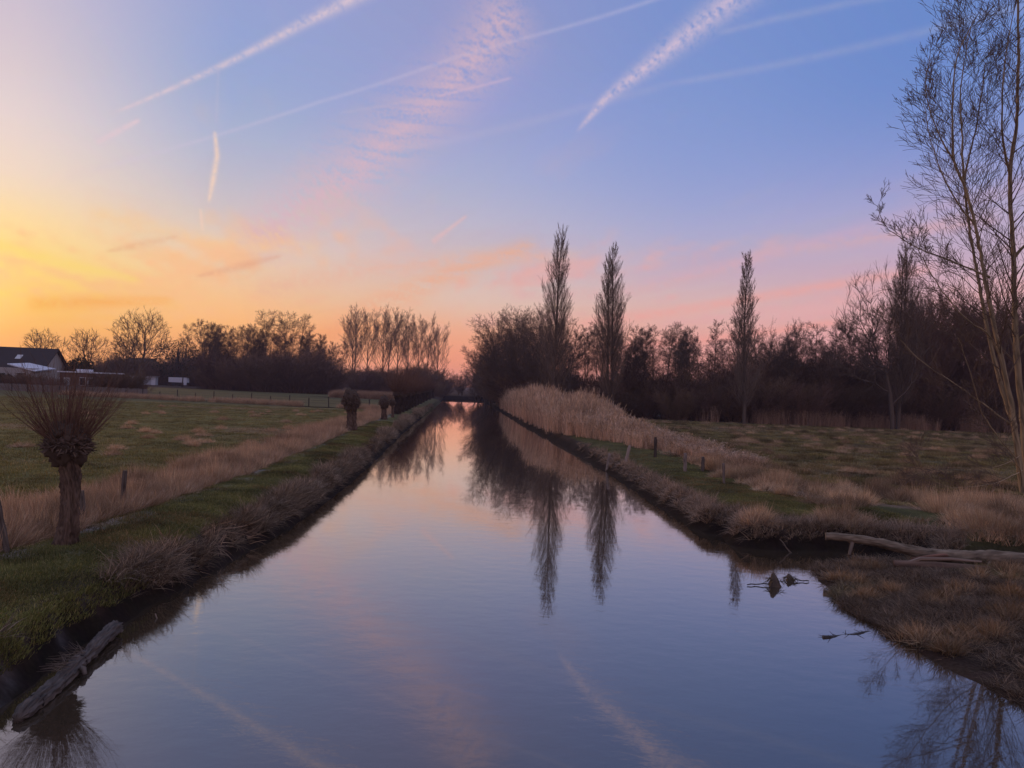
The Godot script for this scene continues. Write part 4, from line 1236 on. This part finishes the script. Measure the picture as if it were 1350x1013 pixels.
func make_logs() -> void:
	rng.seed = 900
	# floating log moored along the bank
	var o := thing("floating_log", Vector3(-5.25, 0.05, -9.6), 0.0, "grey split log lying half in the water against the grassy bank", "log")
	var s := Shape.new()
	s.col = Color(0.085, 0.066, 0.051)
	var pts := []
	var radii := []
	for k in 70:
		var f := k / 69.0
		pts.append(Vector3(lerpf(0.06, -0.34, f) + 0.02 * sin(f * 5.0), -0.01 + 0.09 * f + 0.008 * sin(f * 17.0), lerpf(1.42, -1.45, f)))
		radii.append(0.092 * (1.0 + 0.05 * noise.get_noise_1d(f * 300.0)) * lerpf(0.95, 1.0, f) * lerpf(0.55, 1.0, smoothstep(0.0, 0.05, f)))
	rough_tube(s, pts, radii, 52, 0.5, 90.0)
	part("trunk", s.made(), M.wet, o)
	var t := Shape.new()
	t.col = Color(0.03, 0.026, 0.024)
	for f in [9, 37]:
		var ring := []
		var rr := []
		for k in 2:
			ring.append(pts[f] + (pts[f + 1] - pts[f]) * (k * 0.25))
			rr.append(radii[f] * 1.10)
		rough_tube(t, ring, rr, 18, 0.05, 5.0)
	part("band", t.made(), M.wet, o)
	t = Shape.new()
	t.col = Color(0.09, 0.07, 0.055)
	rough_tube(t, [pts[33] + Vector3(0.08, -0.02, 0), pts[33] + Vector3(0.15, 0.0, 0.05), pts[33] + Vector3(0.18, -0.06, 0.07)], [0.05, 0.035, 0.025], 7, 0.3, 20.0)
	part("stub", t.made(), M.wet, o)
	t = Shape.new()
	for k in 90:
		var f := rng.randf_range(0.35, 0.62)
		var p: Vector3 = pts[int(f * 69)] + Vector3(rng.randf_range(-0.12, 0.06), 0.11, rng.randf_range(-0.06, 0.06))
		t.col = Color(0.16, 0.12, 0.09) * rng.randf_range(0.5, 1.3)
		t.seg(p, p + Vector3(rng.randf_range(-0.25, 0.1), rng.randf_range(-0.01, 0.05), rng.randf_range(-0.2, 0.2)), 0.004, 0.002, 3)
	part("straw", t.made(), M.bark, o)
	# long fallen trunk across the ditch
	o = thing("fallen_log", Vector3(7.4, 0.0, -17.6), 0.0, "long barked tree trunk fallen across the ditch above the mud spit", "log")
	s = Shape.new()
	s.col = Color(0.17, 0.128, 0.085)
	pts = []
	radii = []
	for k in 100:
		var f := k / 99.0
		var p := Vector3(5.2 * f, 0.66 - 0.22 * smoothstep(0.0, 0.55, f) + 0.03 * sin(f * 11.0), 1.25 * f + 0.05 * sin(f * 7.0))
		pts.append(p)
		radii.append(lerpf(0.085, 0.15, smoothstep(0.0, 0.7, f)) * (1.0 + 0.08 * noise.get_noise_1d(f * 400.0)))
	rough_tube(s, pts, radii, 28, 0.25, 60.0)
	part("trunk", s.made(), M.bark, o)
	for b in [[6, Vector3(0.22, -0.10, 0.1), Vector3(0.05, -0.34, 0.35), 0.055], [50, Vector3(-0.6, 0.03, 0.2), Vector3(-1.1, -0.02, 0.32), 0.05], [80, Vector3(0.05, -0.15, 0.2), Vector3(-0.2, -0.38, 0.42), 0.035], [65, Vector3(-0.2, -0.12, 0.15), Vector3(-0.25, -0.3, 0.25), 0.03]]:
		t = Shape.new()
		t.col = Color(0.15, 0.11, 0.08) if b[0] != 50 else Color(0.17, 0.085, 0.055)
		rough_tube(t, [pts[b[0]], pts[b[0]] + b[1] * 0.5 + Vector3(0, 0.02, 0), pts[b[0]] + b[1], pts[b[0]] + b[2]], [b[3], b[3] * 0.9, b[3] * 0.8, b[3] * 0.6], 7, 0.3, 15.0)
		part("branch_stub", t.made(), M.bark, o)
	o = thing("fallen_log", Vector3(8.5, 0.0, -16.6), 0.0, "shorter reddish log lying on the mud under the long fallen trunk", "log")
	s = Shape.new()
	s.col = Color(0.15, 0.095, 0.065)
	pts = []
	radii = []
	for k in 20:
		var f := k / 19.0
		pts.append(Vector3(4.2 * f, 0.30 + 0.02 * sin(f * 8.0), 0.9 * f))
		radii.append(lerpf(0.08, 0.13, f))
	rough_tube(s, pts, radii, 12, 0.3, 14.0)
	part("trunk", s.made(), M.bark, o)
	t = Shape.new()
	t.col = Color(0.2, 0.14, 0.10)
	rough_tube(t, [pts[1], pts[1] + Vector3(0.3, 0.14, 0.06), pts[1] + Vector3(0.9, 0.17, 0.12), pts[1] + Vector3(1.6, 0.13, 0.1)], [0.05, 0.045, 0.04, 0.02], 7, 0.3, 15.0)
	part("branch", t.made(), M.bark, o)
	# snags in the shallows
	for a in [[5.5, 15.45, 0.16, 0.25, "pointed grassy stump standing in the shallows off the mud spit"], [6.0, 15.95, 0.13, 0.13, "low dark stump in the shallows next to the pointed one"]]:
		o = thing("stump", Vector3(a[0], 0.0, -a[1]), 0.0, a[4], "stump")
		s = Shape.new()
		s.col = Color(0.075, 0.052, 0.034)
		rough_tube(s, [Vector3(0, -0.2, 0), Vector3(0.01, 0.0, 0), Vector3(0, a[3] * 0.35, 0.01), Vector3(-0.02, a[3] * 0.7, 0), Vector3(-0.05, a[3], 0)], [a[2] * 1.1, a[2] * 0.8, a[2] * 0.62, a[2] * 0.4, a[2] * 0.16], 18, 0.8, 14.0)
		part("root_ball", s.made(), M.wet, o)
		t = Shape.new()
		for k in 50:
			var w := rv().normalized()
			w.y = absf(w.y) * 0.8
			t.col = Color(0.14, 0.105, 0.06) * rng.randf_range(0.5, 1.3)
			var p := Vector3(w.x * a[2], a[3] * 0.5 + w.y * a[3] * 0.4, w.z * a[2]) * 0.8
			t.seg(p, p + Vector3(w.x * 0.12, rng.randf_range(-0.14, 0.06), w.z * 0.12), 0.006, 0.002, 3)
		part("tuft", t.made(), M.leaf, o)
		t = Shape.new()
		t.col = Color(0.05, 0.04, 0.034)
		var q := Vector3(-0.05, 0.04, 0)
		for k in 6:
			var e := q + Vector3(-0.09 if a[3] > 0.2 else 0.07, -0.004 + 0.014 * sin(k * 2.0), rng.randf_range(-0.05, 0.05))
			t.seg(q, e, 0.014, 0.011, 5)
			q = e
		part("root", t.made(), M.wet, o)
	o = thing("sunken_branch", Vector3(5.15, 0.0, -12.2), 0.0, "waterlogged branch breaking the surface beside the mud spit", "branch")
	s = Shape.new()
	s.col = Color(0.05, 0.042, 0.038)
	pts = []
	radii = []
	for k in 14:
		var f := k / 13.0
		pts.append(Vector3(1.0 * f, -0.012 + 0.008 * sin(f * 9.0 + 1.0), -0.42 * f + 0.03 * sin(f * 12.0)))
		radii.append(lerpf(0.034, 0.018, f))
	rough_tube(s, pts, radii, 14, 0.5, 60.0)
	part("bark", s.made(), M.wet, o)
	t = Shape.new()
	t.col = Color(0.05, 0.042, 0.038)
	for k in 12:
		var p: Vector3 = pts[1 + k]
		t.seg(p, p + Vector3(rng.randf_range(-0.15, 0.15), rng.randf_range(0.01, 0.07), rng.randf_range(-0.12, 0.12)), 0.008, 0.003, 4)
	part("twigs", t.made(), M.wet, o)
	# dead twigs that stand out of the water along the cut bank
	rng.seed = 950
	for a in [[6.95, 19.0, "pale broken twig poking out of the cut bank"], [-5.35, 11.9, "dead grass stalk dipping into the water below the bank"]]:
		o = thing("dead_twig", on(a[0], a[1]), 0.0, a[2], "twig")
		s = Shape.new()
		s.col = Color(0.19, 0.14, 0.10)
		var q := Vector3(-0.1, 0.35, 0)
		for k in 6:
			var e := q + Vector3(0.05, -0.06, 0.03) + rv() * 0.015
			s.seg(q, e, 0.014, 0.011, 5)
			q = e
		part("stem", s.made(), M.bark, o)
		t = Shape.new()
		t.col = Color(0.16, 0.12, 0.09)
		for k in 5:
			t.seg(q + Vector3(-0.04 * k, 0.05 * k, -0.02 * k), q + Vector3(-0.04 * k, 0.05 * k, -0.02 * k) + rv() * 0.12, 0.006, 0.003, 4)
		part("side_twigs", t.made(), M.bark, o)

# ---------------------------------------------------------------- buildings
func paint(c: Color, rough := 0.8) -> StandardMaterial3D:
	var m := StandardMaterial3D.new()
	m.albedo_color = c.linear_to_srgb()
	m.roughness = rough
	return m

func boxed(called: String, lo: Vector3, hi: Vector3, m: Material, parent: Node) -> MeshInstance3D:
	var s := Shape.new()
	s.box(lo, hi)
	return part(called, s.made(), m, parent)

func gable(called: String, w: float, l: float, eave: float, ridge: float, over: float, m: Material, parent: Node) -> MeshInstance3D:
	var s := Shape.new()
	var th := 0.18
	for side in [-1.0, 1.0]:
		var drop := (ridge - eave) / (l * 0.5) * over
		var a := Vector3(-w / 2 - over, eave - drop, side * (l / 2 + over))
		var b := Vector3(w / 2 + over, eave - drop, side * (l / 2 + over))
		var e := Vector3(w / 2 + over, ridge, 0)
		var f := Vector3(-w / 2 - over, ridge, 0)
		var up := Vector3(0, th, 0)
		if side < 0:
			var h := a; a = b; b = h
			h = e; e = f; f = h
		s.quad(a + up, f + up, e + up, b + up)
		s.quad(b, e, f, a)
		s.quad(a, a + up, b + up, b)
		s.quad(b, b + up, e + up, e)
		s.quad(f, f + up, a + up, a)
	return part(called, s.made(), m, parent)

func gable_wall(w: float, l: float, eave: float, ridge: float, m: Material, parent: Node) -> void:
	var s := Shape.new()
	s.box(Vector3(-w / 2, -0.3, -l / 2), Vector3(w / 2, eave, l / 2))
	for side in [-1.0, 1.0]:
		var a := Vector3(side * w / 2, eave, -l / 2)
		var b := Vector3(side * w / 2, eave, l / 2)
		var e := Vector3(side * w / 2, ridge - 0.05, 0)
		if side > 0: s.tri(b, e, a)
		else: s.tri(a, e, b)
	part("wall", s.made(), m, parent)

func window(lo: Vector3, hi: Vector3, parent: Node) -> void:
	var f := boxed("window", lo, hi, M.frame, parent)
	boxed("pane", Vector3(lo.x + 0.08, lo.y + 0.08, hi.z), Vector3(hi.x - 0.08, hi.y - 0.08, hi.z + 0.02), M.pane, f)

func make_buildings() -> void:
	M.frame = paint(Color(0.5, 0.5, 0.48))
	M.pane = paint(Color(0.03, 0.03, 0.035), 0.1)
	var tiles := paint(Color(0.030, 0.022, 0.020), 1.0)
	var brick := paint(Color(0.10, 0.05, 0.035))
	var white := paint(Color(0.55, 0.55, 0.57))
	var light := paint(Color(0.32, 0.29, 0.26))
	# farmhouse with a big dark roof
	var o := thing("farmhouse", on(-87.0, 128.0), 0.15, "farmhouse with a big dark tiled roof and a small skylight", "house")
	gable_wall(18.0, 11.0, 2.8, 6.6, light, o)
	var roof := gable("roof", 18.0, 11.0, 2.8, 6.6, 0.6, tiles, o)
	boxed("chimney", Vector3(-3.0, 6.2, -0.4), Vector3(-2.2, 8.0, 0.4), brick, roof)
	var sky := Shape.new()
	sky.quad(Vector3(4.0, 4.8, 2.95), Vector3(4.0, 5.5, 1.95), Vector3(4.9, 5.5, 1.95), Vector3(4.9, 4.8, 2.95))
	part("skylight", sky.made(), M.frame, roof)
	window(Vector3(-2, 1, 5.5), Vector3(-0.4, 2.3, 5.58), o)
	window(Vector3(4, 1, 5.5), Vector3(5.6, 2.3, 5.58), o)
	# white-fronted annexe
	o = thing("garden_annexe", on(-77.8, 121.0), 0.1, "pale annexe with a white slanting fascia beside the farmhouse", "house")
	boxed("wall", Vector3(-3.4, -0.2, -3), Vector3(2.6, 3.3, 3), light, o)
	var s := Shape.new()
	s.quad(Vector3(-1.0, 3.9, 3.2), Vector3(-1.0, 4.2, -3.2), Vector3(3.2, 3.4, -3.2), Vector3(3.2, 2.9, 3.2))
	s.quad(Vector3(3.2, 2.75, 3.2), Vector3(3.2, 3.25, -3.2), Vector3(-1.0, 4.05, -3.2), Vector3(-1.0, 3.75, 3.2))
	s.quad(Vector3(-1.0, 3.75, 3.2), Vector3(-1.0, 3.9, 3.2), Vector3(3.2, 2.9, 3.2), Vector3(3.2, 2.75, 3.2))
	part("roof", s.made(), white, o)
	window(Vector3(0.4, 1.2, 3.0), Vector3(1.8, 2.6, 3.08), o)
	# low brick bungalow
	o = thing("bungalow", on(-69.2, 124.0), 0.08, "low red-brick bungalow with a white roof edge", "house")
	boxed("wall", Vector3(-2.6, -0.2, -4), Vector3(3.5, 2.9, 4), brick, o)
	boxed("roof", Vector3(-2.9, 2.9, -4.3), Vector3(3.8, 3.1, 4.3), white, o)
	boxed("roof_light", Vector3(-1.6, 3.1, -1), Vector3(0.2, 3.5, 1), white, o)
	window(Vector3(0.4, 0.9, 4.0), Vector3(1.4, 2.2, 4.08), o)
	window(Vector3(1.7, 0.9, 4.0), Vector3(2.7, 2.2, 4.08), o)
	boxed("door", Vector3(-2.0, 0.0, 4.0), Vector3(-1.0, 2.1, 4.06), M.frame, o)
	# houses farther back
	o = thing("far_house", on(-119.0, 243.0), -0.2, "dim gabled house behind the round-crowned tree", "house")
	gable_wall(9.0, 9.0, 3.0, 8.0, paint(Color(0.09, 0.07, 0.055)), o)
	gable("roof", 9.0, 9.0, 3.0, 8.0, 0.4, tiles, o)
	window(Vector3(-2, 1, 4.5), Vector3(-0.6, 2.3, 4.58), o)
	# white shed and trailer
	o = thing("shed", on(-104.5, 214.0), 0.25, "whitewashed field shed with a flat grey roof", "shed")
	boxed("wall", Vector3(-3.9, -0.3, -1.8), Vector3(3.9, 2.3, 1.8), white, o)
	boxed("roof", Vector3(-4.3, 2.3, -2.2), Vector3(4.3, 2.5, 2.2), paint(Color(0.2, 0.19, 0.18)), o)
	boxed("door", Vector3(1.6, 0.0, 1.8), Vector3(2.8, 1.95, 1.86), paint(Color(0.35, 0.35, 0.37)), o)
	boxed("window", Vector3(-1.6, 1.2, 1.8), Vector3(-0.4, 1.8, 1.86), M.pane, o)
	o = thing("livestock_trailer", on(-94.8, 216.0), 0.1, "white-topped trailer parked beside the field shed", "trailer")
	boxed("body", Vector3(-2.6, 1.0, -1.1), Vector3(2.4, 2.4, 1.1), white, o)
	boxed("side_flap", Vector3(1.6, 0.3, 1.1), Vector3(2.4, 1.5, 1.16), white, o)
	boxed("chassis", Vector3(-2.6, 0.65, -1.0), Vector3(2.2, 1.0, 1.0), tiles, o)
	for x in [-1.2, 0.2]:
		var w := Shape.new()
		w.col = Color(0.03, 0.03, 0.03)
		rough_tube(w, [Vector3(x, 0.4, 0.85), Vector3(x, 0.4, 1.08)], [0.4, 0.4], 16, 0.0, 1.0)
		part("wheel", w.made(), M.bark, o)
	# board fence in front of the houses
	o = thing("board_fence", Vector3.ZERO, 0.0, "weathered board fence in front of the houses at the pasture's end", "fence")
	var board := paint(Color(0.15, 0.125, 0.105))
	var rail := paint(Color(0.075, 0.06, 0.052))
	for k in 15:
		var a := on(-74.0 + 1.5 * k, 109.5 - 0.15 * k)
		for j in 5:
			boxed("board", a + Vector3(0.06 + 0.28 * j, 0.0, 0.0), a + Vector3(0.31 + 0.28 * j, 1.0 + 0.04 * sin(k * 5.0 + j * 2.0), 0.03), board, o)
		boxed("post", a + Vector3(-0.06, -0.2, -0.1), a + Vector3(0.05, 1.15, 0.0), rail, o)
	# clipped evergreens by the houses
	rng.seed = 77
	for a in [[-99.0, 224.0, 7.2, 13.5, "big rounded dark evergreen beside the round-crowned tree"], [-76.5, 134.0, 2.2, 5.5, "upright ivy-dark evergreen behind the bungalow"], [-78.6, 117.0, 1.6, 2.2, "rounded garden bush in front of the annexe"], [-83.0, 115.5, 2.2, 2.0, "broad low garden bush in front of the farmhouse"], [-73.5, 117.0, 1.6, 1.8, "low garden bush in front of the bungalow"]]:
		evergreen(a[4], a[0], a[1], a[2], a[3])

func evergreen(label: String, x: float, d: float, r: float, tall: float) -> void:
	var o := thing("evergreen", on(x, d), 0.0, label, "tree" if tall > 4.0 else "bush", "evergreens by the houses")
	var t := Shape.new()
	t.col = Color(0.05, 0.04, 0.035)
	rough_tube(t, [Vector3(0, -0.2, 0), Vector3(0.05, tall * 0.4, 0), Vector3(0, tall * 0.8, 0)], [r * 0.09, r * 0.07, r * 0.03], 8, 0.2, 6.0)
	part("trunk", t.made(), M.bark, o)
	var s := Shape.new()
	for k in int(2600 * clampf(r / 3.0, 0.5, 1.6)):
		var w := rv().normalized() * pow(rng.randf(), 0.25)
		var edge := 1.0 + 0.35 * noise.get_noise_3d(w.x * 60.0 + x, w.y * 60.0, w.z * 60.0)
		var p := Vector3(w.x * r * edge, tall * 0.54 + w.y * tall * 0.48 * edge, w.z * r * edge)
		s.col = Color(0.030, 0.036, 0.022) * rng.randf_range(0.6, 1.5)
		var e := rv().normalized() * 0.28
		var f := rv().normalized() * 0.28
		s.tri(p - e, p + f, p + e)
	part("crown", s.made(), M.leaf, o)

func make_puddles() -> void:
	var m := paint(Color(0.03, 0.03, 0.03), 0.05)
	m.metallic_specular = 0.75
	for a in [[-40.5, 97.5, 4.2, 1.1], [-22.5, 89.0, 4.5, 0.9], [-30.0, 150.0, 10.0, 2.4]]:
		var s := Shape.new()
		var ring := []
		for k in 24:
			var w := TAU * k / 24
			var q := 1.0 + 0.3 * sin(k * 2.3 + a[0])
			ring.append(Vector3(a[0] + cos(w) * a[2] * q, 0.0, -a[1] + sin(w) * a[3] * q))
		var top := -9.0
		for p in ring:
			top = maxf(top, height(p.x, -p.z))
		for k in 24:
			s.tri(Vector3(a[0], top + 0.02, -a[1]), ring[k] + Vector3(0, top + 0.02, 0), ring[(k + 1) % 24] + Vector3(0, top + 0.02, 0))
		tag(part(numbered("puddle_water"), s.made(), m, self), "", "", "", "structure")

# ---------------------------------------------------------------- scene
func _ready() -> void:
	var camera := Camera3D.new()
	camera.name = "camera"
	camera.position = Vector3(0, 3.8, 0)
	camera.rotation_degrees = Vector3(0.36, 0, 2.2)   # the phone was held a little askew
	camera.fov = 53.74
	camera.far = 4000.0
	add_child(camera)
	var env := Environment.new()
	env.background_mode = Environment.BG_SKY
	env.tonemap_mode = Environment.TONE_MAPPER_LINEAR
	env.tonemap_exposure = 1.0
	env.fog_enabled = true
	env.fog_density = 0.00025
	env.fog_light_color = Color(0.86, 0.80, 0.86)
	env.sdfgi_enabled = true
	env.ssao_enabled = true
	env.ssil_enabled = true
	var panorama := PanoramaSkyMaterial.new()
	panorama.panorama = ImageTexture.create_from_image(sky_image())
	panorama.energy_multiplier = 2.0
	env.sky = Sky.new()
	env.sky.sky_material = panorama
	var around := WorldEnvironment.new()
	around.environment = env
	around.name = "surroundings"
	add_child(around)
	var sun := DirectionalLight3D.new()   # the last of the sun, low beyond the village
	sun.name = "sun"
	sun.rotation_degrees = Vector3(-4.0, 180.0 + 42.0, 0)
	sun.light_color = Color(1.0, 0.72, 0.45)
	sun.light_energy = 0.3
	sun.light_angular_distance = 10.0
	sun.shadow_enabled = true
	add_child(sun)
	print("sky done ", Time.get_ticks_msec())

	noise.seed = 4
	noise.frequency = 0.02
	noise.fractal_octaves = 3
	fine.seed = 9
	fine.frequency = 0.35
	fine.fractal_octaves = 4
	for p in RIGHT_LINE:
		right_polygon.append(Vector2(p[0], p[1]))
	right_polygon.append_array([Vector2(300, -30), Vector2(300, 49.2)])
	M.bark = mat(0.95, 0.3)
	M.wet = mat(0.75, 0.4)
	M.leaf = mat(0.9, 0.3)
	M.leaf.backlight_enabled = true
	M.leaf.backlight = Color(0.72, 0.66, 0.50)
	make_ground()
	make_water()
	make_puddles()
	print("ground done ", Time.get_ticks_msec())
	make_buildings()
	make_woods()
	print("woods done ", Time.get_ticks_msec())
	make_near_willow()
	make_pollards()
	make_posts()
	make_logs()
	print("things done ", Time.get_ticks_msec())
	make_grass()
	print("grass done ", Time.get_ticks_msec())
